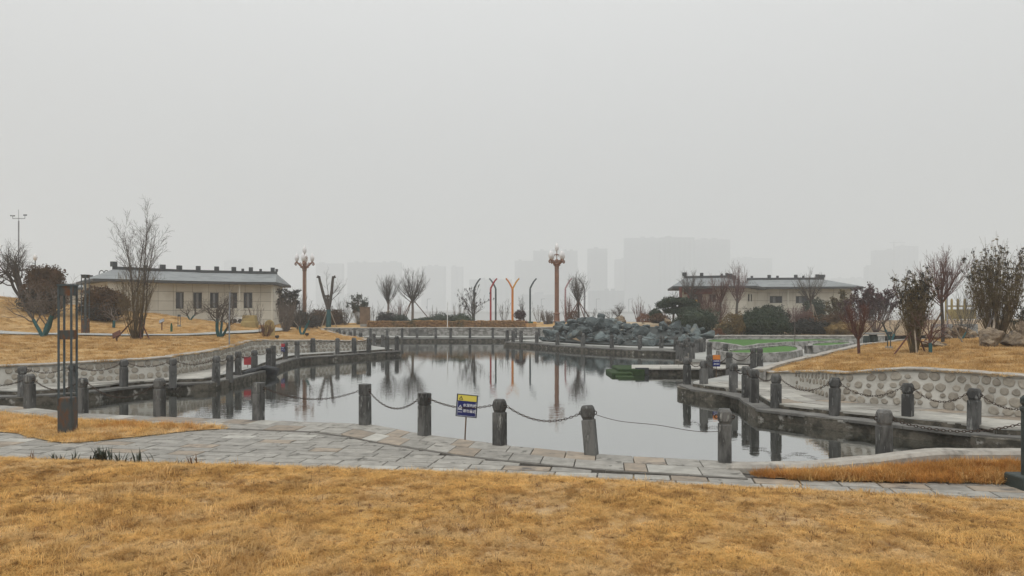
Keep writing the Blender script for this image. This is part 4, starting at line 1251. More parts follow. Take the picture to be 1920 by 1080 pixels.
def roof(par, org, eave, ridge_line, ze, zr, merlons, tiles=True, ms=.36):
    """hipped roof between a closed eave polygon and a ridge line; raised ridge with blocks"""
    E = [Vector(e) for e in eave]; Rg = [Vector(r) for r in ridge_line]
    n = len(E)
    b = MB()
    cr = [(p.x, p.y, zr) for p in Rg]
    def nearest(p):
        best, bt = None, 1e9
        for i in range(len(Rg)-1):
            d = Rg[i+1]-Rg[i]; t = max(0, min(1, (p-Rg[i]).dot(d)/d.length_squared)); c_ = Rg[i]+d*t
            if (p-c_).length < bt: bt, best = (p-c_).length, c_
        return best
    m_ = 0
    for i in range(n):
        p, q = E[i], E[(i+1)%n]
        k = max(1, int((q-p).length / 1.0))
        for s in range(k):
            a, c_ = p.lerp(q, s/k), p.lerp(q, (s+1)/k)
            A, C = nearest(a), nearest(c_)
            V = [(a.x,a.y,ze),(c_.x,c_.y,ze),(C.x,C.y,zr),(A.x,A.y,zr)]
            if (A-C).length < 1e-4: b.add(V[:3], None, [(0,1,2)])
            else: b.add(V, [(0,1,2,3)])
    ro = b.build('roof', M['roof'], par, (*org[:2], 0))
    f = MB()
    inner = []
    cen = sum(E, Vector((0,0))) / n
    V = [(e.x,e.y,ze-.2) for e in E] + [(e.x,e.y,ze-.004) for e in E]
    i = np.arange(n); j = (i+1) % n
    f.add(V, np.stack([i,j,n+j,n+i],1), None, [list(range(n))[::-1]])
    f.build('eave', M['ridge'], ro, (*org[:2], 0))
    rd = MB()
    for i in range(len(Rg)-1):
        a, c_ = Rg[i], Rg[i+1]
        d = c_-a
        rd.box(((a.x+c_.x)/2,(a.y+c_.y)/2,zr+.06),(d.length+.1,.26,.3), math.atan2(d.y,d.x))
    rd.build('ridge', M['ridge'], ro, (*org[:2], 0))
    for k, (s, sz) in enumerate(merlons):
        sz *= .76
        d = [(Rg[i+1]-Rg[i]).length for i in range(len(Rg)-1)]
        t = s * sum(d); i = 0
        while i < len(d)-1 and t > d[i]: t -= d[i]; i += 1
        pp = Rg[i].lerp(Rg[i+1], t/d[i])
        dd = Rg[i+1]-Rg[i]
        MB().box((pp.x-org[0],pp.y-org[1],zr+.2+sz/2),(sz,sz*.9,sz), math.atan2(dd.y,dd.x)).build('ridge_block', M['ridge'], ro)
    return ro
def px_u(px, p, q):
    """distance along p->q where it crosses the sight line of a photo column"""
    p, q = Vector(p), Vector(q); d = q - p
    k = (px - 960) / F
    t = (k * p.y - p.x) / (d.x - k * d.y)
    return t * d.length
# left pavilion: bowed front
FA = pY([(205,54),(330,58),(430,60.3),(513,61.3)])
side_end = at(529, 69.5)[:2]
lp = thing('pavilion', 'long cream panelled building with grey hipped roof and five narrow windows', 'building', (*FA[1], 0))
org = (*FA[1], 0)
wins = {0: [], 1: [(336, 548, 578.5, .75), (370.6, 548.6, 578.5, .5), (402, 549, 577.5, .5)], 2: [(436.5, 549, 577.5, .35), (465, 549, 577.5, .5)]}
for i in range(3):
    p, q = FA[i], FA[i+1]
    ws = []
    for px, t, b_, cu in wins[i]:
        u = px_u(px, p, q); Yw = Vector(p).lerp(Vector(q), u / (Vector(q)-Vector(p)).length).y
        ws.append((u-.32, u+.32, zat(b_, Yw), zat(t, Yw), cu))
    facade(lp, org, p, q, 1.0, 4.4, ws)
facade(lp, org, FA[3], side_end, 1.0, 4.4, [])
bk = [Vector(side_end), Vector(side_end) + Vector((-10,-1.6)), Vector(FA[0]) + Vector((-5.5,6.5))]
MB().box(((at(523, 66.5).x - org[0]) - .0, at(523,66.5).y - org[1], 2.2), (.14, 1.0, 2.2), R(-22)).build('door', M['dark'], lp)
bw_ = MB()
for a, c_ in ((bk[0], bk[1]), (bk[1], bk[2]), (bk[2], Vector(FA[0]))):
    d = c_ - a
    bw_.box(((a.x+c_.x)/2-org[0], (a.y+c_.y)/2-org[1], 2.5), (d.length, .2, 3.8), math.atan2(d.y, d.x))
bw_.build('rear_wall', M['panel'], lp)
def out(P, c0, k):
    return [Vector(p) + (Vector(p)-Vector(c0)).normalized()*k for p in P]
eave = [Vector(FA[0])+Vector((-.6,-1.0)), Vector(FA[1])+Vector((.5,-.9)), Vector(FA[2])+Vector((.4,-.9)), Vector(FA[3])+Vector((.5,-1.0)), Vector(side_end)+Vector((.65,.6)), bk[1]+Vector((0,1)), bk[2]+Vector((-1,.5))]
rl = [Vector(FA[0])+Vector((-1.6,3.6)), Vector(FA[1])+Vector((-1.6,4.2)), Vector(FA[2])+Vector((-.9,4.4)), Vector(FA[3])+Vector((-1.1,4.3))]
roof(lp, org, eave, rl, 4.45, 5.35, [(0.0,.5),(.19,.3),(.30,.45),(.41,.45),(.52,.45),(.63,.45),(.735,.45),(.79,.28),(.84,.45),(.90,.28),(.975,.45),(1.0,.3)])
MB().box((at(447,59.9).x-org[0], at(447,59.9).y-org[1]-.25, 1.32), (.85,.32,.6), R(25)).build('air_conditioner', M['white'], lp)
for s in (-.2, .2): MB().lathe([(.0,0),(.17,.0),(.17,.02),(.0,.02)], 14).build('fan_grille', M['dark'], lp).matrix_local = Matrix.Translation((at(447,59.9).x-org[0]+s*math.cos(R(25))+.07, at(447,59.9).y-org[1]-.25+s*math.sin(R(25))-.155, 1.32)) @ Matrix.Rotation(R(25),4,'Z') @ Matrix.Rotation(R(90),4,'X')
b = MB()
for px in (452, 512.5):
    q = at(px, 60.2 if px < 500 else 61.0)
    MB().tube([(q.x-org[0], q.y-org[1]-.35, 1.0), (q.x-org[0], q.y-org[1]-.35, 4.35)], .05, 6).build('downpipe', M['panel'], lp)

# lower wing behind it at far left
wp = pY([(105,72),(190,70)])
lw = thing('pavilion_wing', 'lower pale roofed wing behind the brown conifers at far left', 'building', (*wp[0], 0))
facade(lw, (*wp[0],0), wp[0], wp[1], 1.0, 4.3, [], 1.2, .73)
roof(lw, (*wp[0],0), [Vector(wp[0])+Vector((-1,-.8)), Vector(wp[1])+Vector((1,-.8)), Vector(wp[1])+Vector((1,8)), Vector(wp[0])+Vector((-1,8))], [Vector(wp[0])+Vector((1.2,3.8)), Vector(wp[1])+Vector((-.8,3.8))], 4.3, 5.15, [(0,.45),(.5,.4),(1,.5)])
o = thing('hoop_lamp', 'dark double hooked lamp on the roof edge of the left building', 'lamp', tuple(at(195, 67, 5.3)))
b = MB(); b.tube([(0,0,-4.2),(0,0,.1)], .05, 6, True)
for s in (-1, 1):
    a = np.linspace(0, 1.15*PI, 12)
    b.tube(np.stack([s*(.22-.22*np.cos(a)), 0*a, .1+.32*np.sin(a)], 1), .04, 6, True)
b.build('hook', M['dkgreen'], o)

# right pavilion, two wings
g0 = 1.0
R1 = pY([(1275,71),(1400,69.2)]); R1b = at(1420, 75.5)[:2]
rp = thing('pavilion', 'cream building with grey hipped roof and red entrance behind bare trees', 'building', (*R1[0], 0))
org = (*R1[0], 0)
def winpx(p, q, L):
    ws = []
    for a, b_, t, bt in L:
        ua, ub = px_u(a, p, q), px_u(b_, p, q); Yw = Vector(p).lerp(Vector(q), (ua+ub)/2/(Vector(q)-Vector(p)).length).y
        ws.append((ua, ub, zat(bt, Yw), zat(t, Yw), .4))
    return ws
facade(rp, org, R1[0], R1[1], g0, 4.35, winpx(R1[0], R1[1], [(1296,1317,550,570),(1330,1342,552,566)]), 1.3, .8)
facade(rp, org, R1[1], R1b, g0, 4.35, winpx(R1[1], R1b, [(1402.6,1405.6,551.5,565),(1407.8,1410.2,552,565)]), 1.3, .8)
facade(rp, org, R1b, at(1438, 76.4)[:2], g0, 4.35, [], 1.3, .8)
for px in (1277, 1292):
    q = at(px, 70.2 if px < 1280 else 70.0)
    MB().lathe([(.17,.7),(.17,.9),(.14,.95),(.14,4.0),(.17,4.05),(.17,4.3)], 12, (q.x-org[0]-.2, q.y-org[1]-.7, 0)).build('column', M['redcol'], rp, smooth=False)
MB().box((at(1308,70.3).x-org[0], at(1308,70.3).y-org[1]-.22, 3.9), (2.6,.16,.5), R(-17)).build('lintel', M['redcol'], rp)
MB().box((at(1302,70.2).x-org[0], at(1302,70.2).y-org[1]-.3, 2.95), (.5,.05,.35), R(-17)).build('yellow_plaque', M['amber'], rp)
ev = [Vector(R1[0])+Vector((-.9,-.9)), Vector(R1[1])+Vector((.6,-1.0)), Vector(R1b)+Vector((1.0,.2)), Vector(R1b)+Vector((.6,4)), Vector(R1[0])+Vector((.7,9))]
rl = [Vector(R1[0])+Vector((1.35,4.0)), Vector(R1[1])+Vector((-.9,4.2)), Vector(R1b)+Vector((-.6,5.5))]
roof(rp, org, ev, rl, 4.4, 5.35, [(0,.5),(.14,.4),(.3,.25),(.48,.42),(.60,.4),(.695,.5),(.77,.4),(.84,.4),(.91,.4),(.98,.4)])
R2 = pY([(1437,76.5),(1594,75.2)]); R2b = at(1597, 84)[:2]
rw = thing('pavilion_wing', 'right hand cream wing with two wide windows and grey roof', 'building', (*R2[0], 0))
org = (*R2[0], 0)
facade(rw, org, R2[0], R2[1], g0, 4.45, winpx(R2[0], R2[1], [(1443.5,1466.5,555.3,568),(1492.3,1515.6,555.3,568.5)]), 1.3, .8)
facade(rw, org, R2[1], R2b, g0, 4.45, [], 1.3, .8)
q = at(1475.5, 76)
MB().tube([(q.x-org[0], q.y-org[1]-.28, 1.0), (q.x-org[0], q.y-org[1]-.28, 4.4)], .06, 6).build('downpipe', M['panel'], rw)
ev = [Vector(R2[0])+Vector((-.9,-.9)), Vector(R2[1])+Vector((.9,-1.0)), Vector(R2b)+Vector((.6,1)), Vector(R2[0])+Vector((-.9,9))]
rl = [Vector(R2[0])+Vector((-.6,4.3)), Vector(R2[1])+Vector((-.9,4.3))]
roof(rw, org, ev, rl, 4.5, 5.4, [(.06,.3),(.29,.42),(.40,.3),(.64,.42),(.74,.28),(.92,.45),(.965,.4),(1.0,.4)])

# ------------------------------------------------------------------ small park furniture
def plaque(label, p, h, w, m, rz=0, ms=None):
    o = thing('plaque', label, 'plaque', p, rz, 'small lawn plaques')
    MB().tube([(0,0,-.1),(0,0,h)], .03, 6, True).build('stem', ms or M['bark_red'], o)
    b = MB().box((0,0,0),(w,.05,w*.75)).build('plate', m, o)
    b.location = (0,-.02,h+.02); b.rotation_euler = (R(-35), R(-25), 0)
plaque('dark red tilted plaque on the left lawn before the staked tree', G(219,641,20), .3, .36, M['bark_red'])
plaque('pale topped plaque on a brown stem before the cream building', G(303.5,620,34), .5, .28, M['greyp'])
o = thing('marker_stake', 'short green marker stake on the lawn before the cream building', 'stake', G(321.5,622,34))
MB().loft([rring(.12,-.1,.01,.03), rring(.12,.3,.01,.03), rring(.06,.46,.01,.03)]).build('stake_body', M['green'], o)
for lab, px, py in [('small black floodlight on the headland lawn nearest the wall', 519.5, 637), ('small dark spotlight on the headland lawn by the fork trunked tree', 575.5, 632)]:
    p = G(px, py, 33)
    o = thing('ground_spotlight', lab, 'spotlight', p, 0, 'ground spotlights')
    MB().tube([(0,0,-.05),(0,0,.1)], .025, 6, True).build('bracket', M['ink'], o)
    MB().lathe([(.05,.08),(.1,.1),(.11,.2),(.07,.22)], 10).build('head', M['ink'], o)
p = G(468, 614, 40)
o = thing('ochre_planter', 'ochre stone planter block before the right end of the cream building', 'planter', p)
MB().loft([rring(1.0,-.1,.05,.6), rring(1.0,.35,.05,.6), rring(.9,.4,.05,.55), rring(.78,.8,.05,.5)]).build('body', M['ochre'], o)
p = G(498.5, 631, 32); p.y += .6
o = thing('ochre_tablet', 'rounded ochre stone tablet behind the small twiggy bush', 'tablet', p)
ang = np.linspace(0, PI, 10)
prof = [(-.27,-.1),(-.29,.5)] + [(-.25*math.cos(a), .62+.26*math.sin(a)) for a in ang] + [(.29,.5),(.27,-.1)]
MB().loft([[(x,-.06,z) for x,z in prof][::-1], [(x,.06,z) for x,z in prof][::-1]]).build('slab_body', M['ochre'], o)
p = ground(684.5, 63)
o = thing('notice_board', 'tall brown box notice board on a pale plinth by the hedge', 'notice board', p)
MB().loft([rring(.75,-.1,.02,.5), rring(.75,.22,.02,.5)]).build('plinth', M['concrete'], o)
MB().loft([rring(.82,.22,.02,.35), rring(.82,1.6,.02,.35), rring(.9,1.62,.02,.42), rring(.9,1.66,.02,.42)]).build('cabinet', M['board'], o)
p = G(1637, 645, 30)
o = thing('stone_table', 'dark stone table with pale top beyond the right lawn', 'table', p)
MB().lathe([(.2,-.1),(.2,.3),(.15,.42)], 10).build('pedestal', M['dkgreen'], o)
MB().box((.05,0,.45),(.7,.5,.07)).build('top', M['concrete'], o)
MB().lathe([(.13,-.1),(.15,.15),(.12,.36)], 10, (-.38,-.2,0)).build('stool', M['dkgreen'], o)
# yellow balustrade and grey parapet far right
p0 = ground(1768, 46)
o = thing('balustrade', 'yellow balustrade seen between the trees at far right', 'balustrade', p0)
wz = zat(570,46)-p0.z
def bx(px): return (px-1768)/F*46
for k, px in enumerate((1774, 1784.5, 1796, 1809)):
    MB().loft([rring(.11, zat(602,46)-p0.z, .015, cx=bx(px)), rring(.11, zat(564,46)-p0.z, .015, cx=bx(px)), rring(.07, zat(560,46)-p0.z, .015, cx=bx(px))]).build('post', M['ochre'], o)
for a, e in ((1774,1784.5),(1784.5,1796),(1796,1809),(1809,1832)):
    MB().box((bx((a+e)/2), 0, (zat(598,46)+zat(580,46))/2-p0.z), (bx(e)-bx(a)-.165,.07,(zat(580,46)-zat(598,46)))).build('panel', M['ochre'], o)
    MB().box((bx((a+e)/2), 0, zat(574,46)-p0.z), (bx(e)-bx(a)-.165,.1,.09)).build('rail', M['ochre'], o)
MB().box((bx(1790), .05, (zat(603,46)-p0.z-.3)/2-.1), (2.6,.5,zat(603,46)-p0.z+.2)).build('parapet', M['concrete'], o)
MB().box((bx(1791), -.21, zat(613,46)-p0.z), (.6,.06,.16)).build('slot', M['dark'], o)

# ------------------------------------------------------------------ rocks
def rock_mesh(seed, sub=2, planes=9, m=None, flat=.75, ruf=1.0):
    rg = random.Random(seed)
    bm = bmesh.new()
    bmesh.ops.create_icosphere(bm, subdivisions=sub, radius=1)
    pls = []
    for _ in range(planes):
        d = Vector((rg.gauss(0,1), rg.gauss(0,1), rg.gauss(0,1))).normalized()
        pls.append((d, rg.uniform(.34, .7)))
    for v in bm.verts:
        for d, k in pls:
            t = v.co.dot(d)
            if t > k: v.co -= d * (t - k) * .92
        v.co += v.co.normalized() * .12 * noise.noise(v.co * 2.2 + Vector((seed, 0, 0)))
        v.co += v.co.normalized() * .05 * (ruf - 1) * noise.noise(v.co * 11 + Vector((seed, 4, 3)))
        v.co += v.co.normalized() * .08 * ruf * noise.noise(v.co * 5 + Vector((seed, 4, 0)))
        v.co.z *= flat
    me = bpy.data.meshes.new('rock'); bm.to_mesh(me); bm.free()
    me.materials.append(m)
    return me
_rk = None
RK = [rock_mesh(k, 2, 14, M['rock']) for k in range(12)]
p = ground(1180, 48)
rk = thing('rockery', 'dark blue grey artificial rockery slope behind the pond posts', 'rockery', (p.x, p.y, 0))
rg = random.Random(12)
nrk = 0
rock_poly = np.array(pY([(1015,50.2),(1050,48.4),(1100,46.0),(1180,44.1),(1265,43.2),(1345,44.8),(1350,48),(1285,50),(1270,53),(1240,53),(1200,52.6),(1175,53.5),(1130,58),(1100,59),(1062,60),(1040,57),(1030,52.5)]))
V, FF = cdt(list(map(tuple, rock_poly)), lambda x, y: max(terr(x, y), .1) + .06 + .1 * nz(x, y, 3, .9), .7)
MB().add(V, None, None, FF).build('rock_base', M['rock_gap_shade'], rk, (p.x, p.y, 0))
for it in range(2600):
    px = rg.uniform(1015, 1350); Y = rg.uniform(43.3, 60)
    q = at(px, Y)
    if not inpoly([q.x], [q.y], rock_poly)[0]: continue
    big = rg.random()
    r = rg.uniform(.17, .36) if big < .84 else rg.uniform(.4, .72)
    if px > 1195 and Y > 46.5 and px < 1262 and rg.random() < .6: continue
    if nrk >= 288: break
    z = max(terr(q.x, q.y), .1)
    extra = .9 * max(0, 1 - abs(px - 1095) / 50) * max(0, 1 - abs(Y - 51) / 6)
    o = link('rock', rg.choice(RK), rk, (q.x - p.x, q.y - p.y, z + r * rg.uniform(.15, .75) + extra * rg.uniform(.2, 1)), (rg.uniform(-.45,.45), rg.uniform(-.45,.45), rg.uniform(0, 6.3)), (r*rg.uniform(.9,1.5), r*rg.uniform(.7,1.1), r*rg.uniform(.6,1.25)))
    nrk += 1
for px, Y, r, sz, zz in [(1127,56,.62,1.35,.55),(1112,55,.5,.9,.3),(1136,55.5,.8,.8,.2),(1150,56,.9,.6,.1),(1112,52,1.0,1.0,.35),(1085,52,.9,.9,.3),(1098,50,1.0,.8,.3),(1043,51.5,.55,.95,.3),(1284,49,.55,.8,.3),(1291,49.5,.5,1.0,.3),(1318,48.5,.6,.9,.3),(1335,48,.5,.7,.2)]:
    q = at(px, Y); z = max(terr(q.x, q.y), .1)
    link('rock', rg.choice(RK), rk, (q.x-p.x, q.y-p.y, z + zz), (rg.uniform(-.2,.2), rg.uniform(-.2,.2), rg.uniform(0,6.3)), (r, r*.8, r*sz))
print('rocks', nrk)
BK = [rock_mesh(50 + k, 4, 11, M['boulder'], .8, 1.6) for k in range(4)]
def boulder(label, p, s, rz=0, k=0, m=None):
    o = link('boulder', BK[k], None, (p[0], p[1], p[2] + s[2] * .3), (0, 0, rz), s)
    tag(o, label, 'boulder', 'tan boulders')
p = ground(1880, 25.0)
boulder('large tan boulder at the right edge of the lawn under the leafy broom shrub', (p.x - .45, p.y, p.z), (.58,.55,.66), .3, 0)
boulder('brown boulder leaning against the large tan one at the right frame edge', (p.x + .3, p.y - .1, p.z), (.5,.46,.72), 1.3, 1)
boulder('tan boulder cut by the right frame edge behind the others', (p.x + .95, p.y + .3, p.z), (.6,.55,.78), 2.2, 2)
q = ground(1757, 26.5)
boulder('low pale flat boulder behind the trunk with teal wrap on the right lawn', q, (.72,.5,.26), .2, 3)
q = ground(1762, 34)
boulder('grey rounded boulder before the far right parapet', q, (.9,.7,.85), .6, 1)
q = ground(1808, 36)
boulder('pale grey boulder right of the far right parapet', q, (.8,.7,.7), 2.6, 0)
for k, (px, Y, s) in enumerate([(1163,57,.62),(1253,55,.62)]):
    q = ground(px, Y)
    boulder(['brown grey boulder on the sandy terrace above the rockery', 'cream squared boulder on the sandy terrace before the pine'][k], q, (s*1.1, s*.8, s*.8), k, 2 + k)
for k in range(16):
    rgk = random.Random(200 + k)
    q = ground(rgk.choice([rgk.uniform(1140, 1185), rgk.uniform(1205, 1245)]), rgk.uniform(55, 57.5))
    o = link('terrace_stone', BK[k % 4], None, (q.x, q.y, q.z + .06), (0, 0, rgk.uniform(0, 6)), (.2*rgk.uniform(.7,1.5), .18, .14))
    tag(o, 'small tan stone lying on the sandy terrace above the rockery', 'stone', 'small stones on the sandy terrace')

# ------------------------------------------------------------------ far shore: lamps, bridge, towers in the haze
for k, (px, where) in enumerate([(801,'left of the white pole'),(1015,'right of the dark green pole'),(1118,'right of the pale grey pole'),(1179,'above the rockery')]):
    o = thing('far_lamp', f'faint lamp post on the far river bank {where}', 'street lamp', tuple(at(px, 535, -.6)), 0, 'lamp posts on the far bank')
    b = MB(); b.tube([(0,0,-.5),(0,0,9.6)], .16, 6, True); b.tube([(0,0,9.5),(2.6,0,9.7)], .14, 6, True); b.build('pole', M['slate'], o)
    if k < 2: MB().box((-.3,0,3.6),(1.0,.6,1.5)).build('control_box', M['greyp'], o)
o = thing('far_bridge', 'low pale bridge on the far bank behind the coloured poles', 'bridge', tuple(at(1003, 540, -.5)))
MB().box((0,0,1.6),(12,2,.5)).build('deck', M['white'], o)
for s in (-4.5, -1.5, 1.5, 4.5): MB().box((s,0,.6),(.5,1.6,1.5)).build('pier', M['concrete'], o)
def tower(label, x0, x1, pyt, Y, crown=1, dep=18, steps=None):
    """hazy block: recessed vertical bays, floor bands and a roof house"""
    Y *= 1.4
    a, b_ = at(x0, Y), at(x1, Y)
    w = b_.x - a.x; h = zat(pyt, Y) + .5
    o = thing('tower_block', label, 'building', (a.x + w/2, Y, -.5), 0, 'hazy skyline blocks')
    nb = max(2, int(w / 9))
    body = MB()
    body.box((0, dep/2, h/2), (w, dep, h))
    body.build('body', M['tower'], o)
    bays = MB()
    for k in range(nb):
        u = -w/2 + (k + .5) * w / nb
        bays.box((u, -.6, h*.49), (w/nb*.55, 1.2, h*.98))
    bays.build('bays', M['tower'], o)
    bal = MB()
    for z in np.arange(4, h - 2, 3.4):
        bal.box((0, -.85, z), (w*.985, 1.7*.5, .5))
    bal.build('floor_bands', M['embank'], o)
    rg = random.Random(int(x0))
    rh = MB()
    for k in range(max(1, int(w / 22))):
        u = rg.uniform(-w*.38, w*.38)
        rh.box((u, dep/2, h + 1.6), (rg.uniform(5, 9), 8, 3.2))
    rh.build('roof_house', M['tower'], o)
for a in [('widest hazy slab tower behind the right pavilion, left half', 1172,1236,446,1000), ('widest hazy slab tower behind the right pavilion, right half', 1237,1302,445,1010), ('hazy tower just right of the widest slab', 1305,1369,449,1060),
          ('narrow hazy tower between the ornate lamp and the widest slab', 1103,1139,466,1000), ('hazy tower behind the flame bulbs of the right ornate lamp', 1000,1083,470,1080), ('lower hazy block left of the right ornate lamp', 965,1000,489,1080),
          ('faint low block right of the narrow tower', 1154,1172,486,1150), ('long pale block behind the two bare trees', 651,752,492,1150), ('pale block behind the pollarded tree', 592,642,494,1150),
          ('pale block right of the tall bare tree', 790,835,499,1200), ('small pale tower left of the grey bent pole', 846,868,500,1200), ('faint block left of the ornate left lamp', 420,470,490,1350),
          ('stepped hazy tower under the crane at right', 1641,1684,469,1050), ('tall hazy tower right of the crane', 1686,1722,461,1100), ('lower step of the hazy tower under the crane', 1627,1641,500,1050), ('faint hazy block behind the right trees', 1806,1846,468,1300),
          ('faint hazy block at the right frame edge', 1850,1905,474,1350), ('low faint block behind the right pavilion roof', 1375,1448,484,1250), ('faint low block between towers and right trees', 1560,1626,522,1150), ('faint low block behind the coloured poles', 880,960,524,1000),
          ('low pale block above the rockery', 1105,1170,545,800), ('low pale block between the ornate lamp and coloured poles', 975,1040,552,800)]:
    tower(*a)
o = thing('tower_crane', 'faint tower crane above the hazy tower at right', 'crane', tuple(at(1676, 1440, 0)))
hh = zat(455, 1440)
b = MB(); b.box((0,0,hh/2),(1.6,1.6,hh)); b.build('mast', M['slate'], o)
b = MB(); b.box((6,0,hh),(30,1.2,1.2)); b.build('jib', M['slate'], o)
b = MB(); b.tube([(0,0,hh+5),(18,0,hh+.5)], .2, 4); b.tube([(0,0,hh),(0,0,hh+5)], .5, 4); b.build('tie', M['slate'], o)

# ------------------------------------------------------------------ trees
def unit(v): return v / (np.linalg.norm(v) + 1e-9)
def rot_about(v, k, a):
    return v * math.cos(a) + np.cross(k, v) * math.sin(a) + k * (k @ v) * (1 - math.cos(a))
class Tree:
    def __init__(s, seed):
        s.r = random.Random(seed)
        s.br = []            # (points, radii, level)
    def branch(s, p, d, L, r0, r1, lvl, n=5, wob=.12, up=.08):
        p = np.array(p, float); d = unit(np.array(d, float))
        P, Rr = [p], [r0]
        for i in range(n):
            d = unit(d + np.array([s.r.gauss(0, wob), s.r.gauss(0, wob), s.r.gauss(0, wob) + up]))
            p = p + d * L / n
            P.append(p); Rr.append(r0 + (r1 - r0) * (i + 1) / n)
        P = np.array(P)
        s.br.append((P, np.array(Rr), lvl))
        return P, Rr
    def spawn(s, P, Rr, spec, lvl):
        """spec: list per level of dict(n, a0, a1, lo, hi, len, lf, rf, wob, up)"""
        if lvl - 1 >= len(spec): return
        sp = spec[lvl - 1]
        n = sp['n'] if isinstance(sp['n'], int) else s.r.randint(*sp['n'])
        az = s.r.uniform(0, 2 * PI)
        tot = np.linalg.norm(np.diff(P, axis=0), axis=1).sum()
        for k in range(n):
            t = sp['lo'] + (sp['hi'] - sp['lo']) * ((k + s.r.random()) / n)
            i = min(int(t * (len(P) - 1)), len(P) - 2); f = t * (len(P) - 1) - i
            q = P[i] * (1 - f) + P[i+1] * f
            d = unit(P[i+1] - P[i])
            az += 2.4 + s.r.uniform(-.5, .5)
            o = np.cross(d, [0.3, 0.2, 1.0] if abs(d[2]) < .95 else [1, 0, 0]); o = unit(rot_about(unit(o), d, az))
            a = s.r.uniform(sp['a0'], sp['a1'])
            dd = d * math.cos(a) + o * math.sin(a)
            r_at = Rr[i] * (1 - f) + Rr[i+1] * f
            L = sp['len'] * s.r.uniform(.7, 1.2) * (1 - sp.get('lf', 0) * t)
            r0 = max(r_at * sp.get('rf', .6), .004)
            P2, R2 = s.branch(q, dd, L, r0, max(r0 * .3, .003), lvl, sp.get('seg', 4), sp.get('wob', .12), sp.get('up', .08))
            s.spawn(P2, R2, spec, lvl + 1)
    def mesh(s, root, tm, cm, split=2, names=('trunk', 'crown'), wrap=None, thick=1.0):
        a, b = MB(), MB()
        for P, Rr, l in s.br:
            n = (8, 6, 5, 3, 3)[min(l, 4)] if l < split else (6, 5, 4, 3, 3)[min(l, 4)]
            (a if l < split else b).tube(P, Rr * thick, n)
        if a.n: a.build(names[0], tm, root, smooth=True)
        if b.n: b.build(names[1], cm, root)
def leaves(rg, C, size, asp=.5, up=.0):
    """random diamonds at the centres C"""
    N = len(C)
    d = rg.normal(size=(N, 3)); d[:, 2] += up; d /= np.linalg.norm(d, axis=1, keepdims=True)
    e = np.cross(d, rg.normal(size=(N, 3))); e /= np.linalg.norm(e, axis=1, keepdims=True) + 1e-9
    s = size * rg.uniform(.6, 1.4, (N, 1))
    return d * s, e * s * asp
def blob_pts(rg, N, c0, rad, seed, rough=.28, shell=.35):
    """points in the outer shell of a lumpy ellipsoid"""
    d = rg.normal(size=(N, 3)); d /= np.linalg.norm(d, axis=1, keepdims=True)
    k = np.array([1 + rough * noise.noise(Vector(v) * 1.7 + Vector((seed, 0, 0))) * 1.6 + rough * .7 * noise.noise(Vector(v) * 4.5 + Vector((0, seed, 0))) for v in d])
    u = 1 - shell * rg.random(N) ** 1.6
    return np.array(c0) + d * (k * u)[:, None] * np.array(rad)
def shrub(name, label, p, blobs, m, N=5000, size=.05, stems=None, cat='shrub', group=None, rough=.28, core=True, extra=None, asp=.5, up=.2, core_m=None):
    """foliage of leaf-sized faces on lumpy volumes; blobs: (x,y,z,rx,ry,rz)"""
    o = thing(name, label, cat, p, 0, group)
    seed = abs(hash(label)) % 1000 if False else sum(map(ord, label)) % 997
    rg = np.random.default_rng(seed)
    vol = np.array([b[3]*b[4]+b[3]*b[5]+b[4]*b[5] for b in blobs]); vol = vol / vol.sum()
    mb = MB()
    for i, b in enumerate(blobs):
        n = max(60, int(N * vol[i]))
        C = blob_pts(rg, n, b[:3], b[3:], seed + i * 7.3, rough)
        keep = C[:, 2] > -.02
        C = C[keep]
        U, V = leaves(rg, C, size, asp, up)
        mb.quads(C.astype(np.float32), U.astype(np.float32), V.astype(np.float32))
        if core:
            bm = bmesh.new(); bmesh.ops.create_icosphere(bm, subdivisions=2, radius=.72)
            V0 = []
            for v in bm.verts:
                k = 1 + rough * 1.3 * noise.noise(v.co.normalized() * 1.7 + Vector((seed + i * 7.3, 0, 0)))
                V0.append((b[0] + v.co.x * k * b[3], b[1] + v.co.y * k * b[4], max(b[2] + v.co.z * k * b[5], -.1)))
            T = [[v.index for v in f.verts] for f in bm.faces]
            mb.add(V0, None, T); bm.free()
    mb.build('foliage', m, o)
    st = MB()
    rr = random.Random(seed)
    for k in range(stems if stems is not None else 4):
        a = rr.uniform(0, 6.28); L = blobs[0][2] + .2
        st.tube([(0, 0, -.1), (.05*math.cos(a), .05*math.sin(a), L*.5), (blobs[0][3]*.4*math.cos(a), blobs[0][4]*.4*math.sin(a), L)], [.035, .028, .015], 5)
    if st.n: st.build('stem', M['bark_dk'], o)
    return o
def stakes(o, n, h, spread, m, r=.035, a0=0.4):
    for k in range(n):
        a = a0 + k * 2 * PI / n
        MB().tube([(spread*math.cos(a), spread*math.sin(a), -.1), (.03*math.cos(a), .03*math.sin(a), h)], r, 6, True).build('support_pole', m, o)

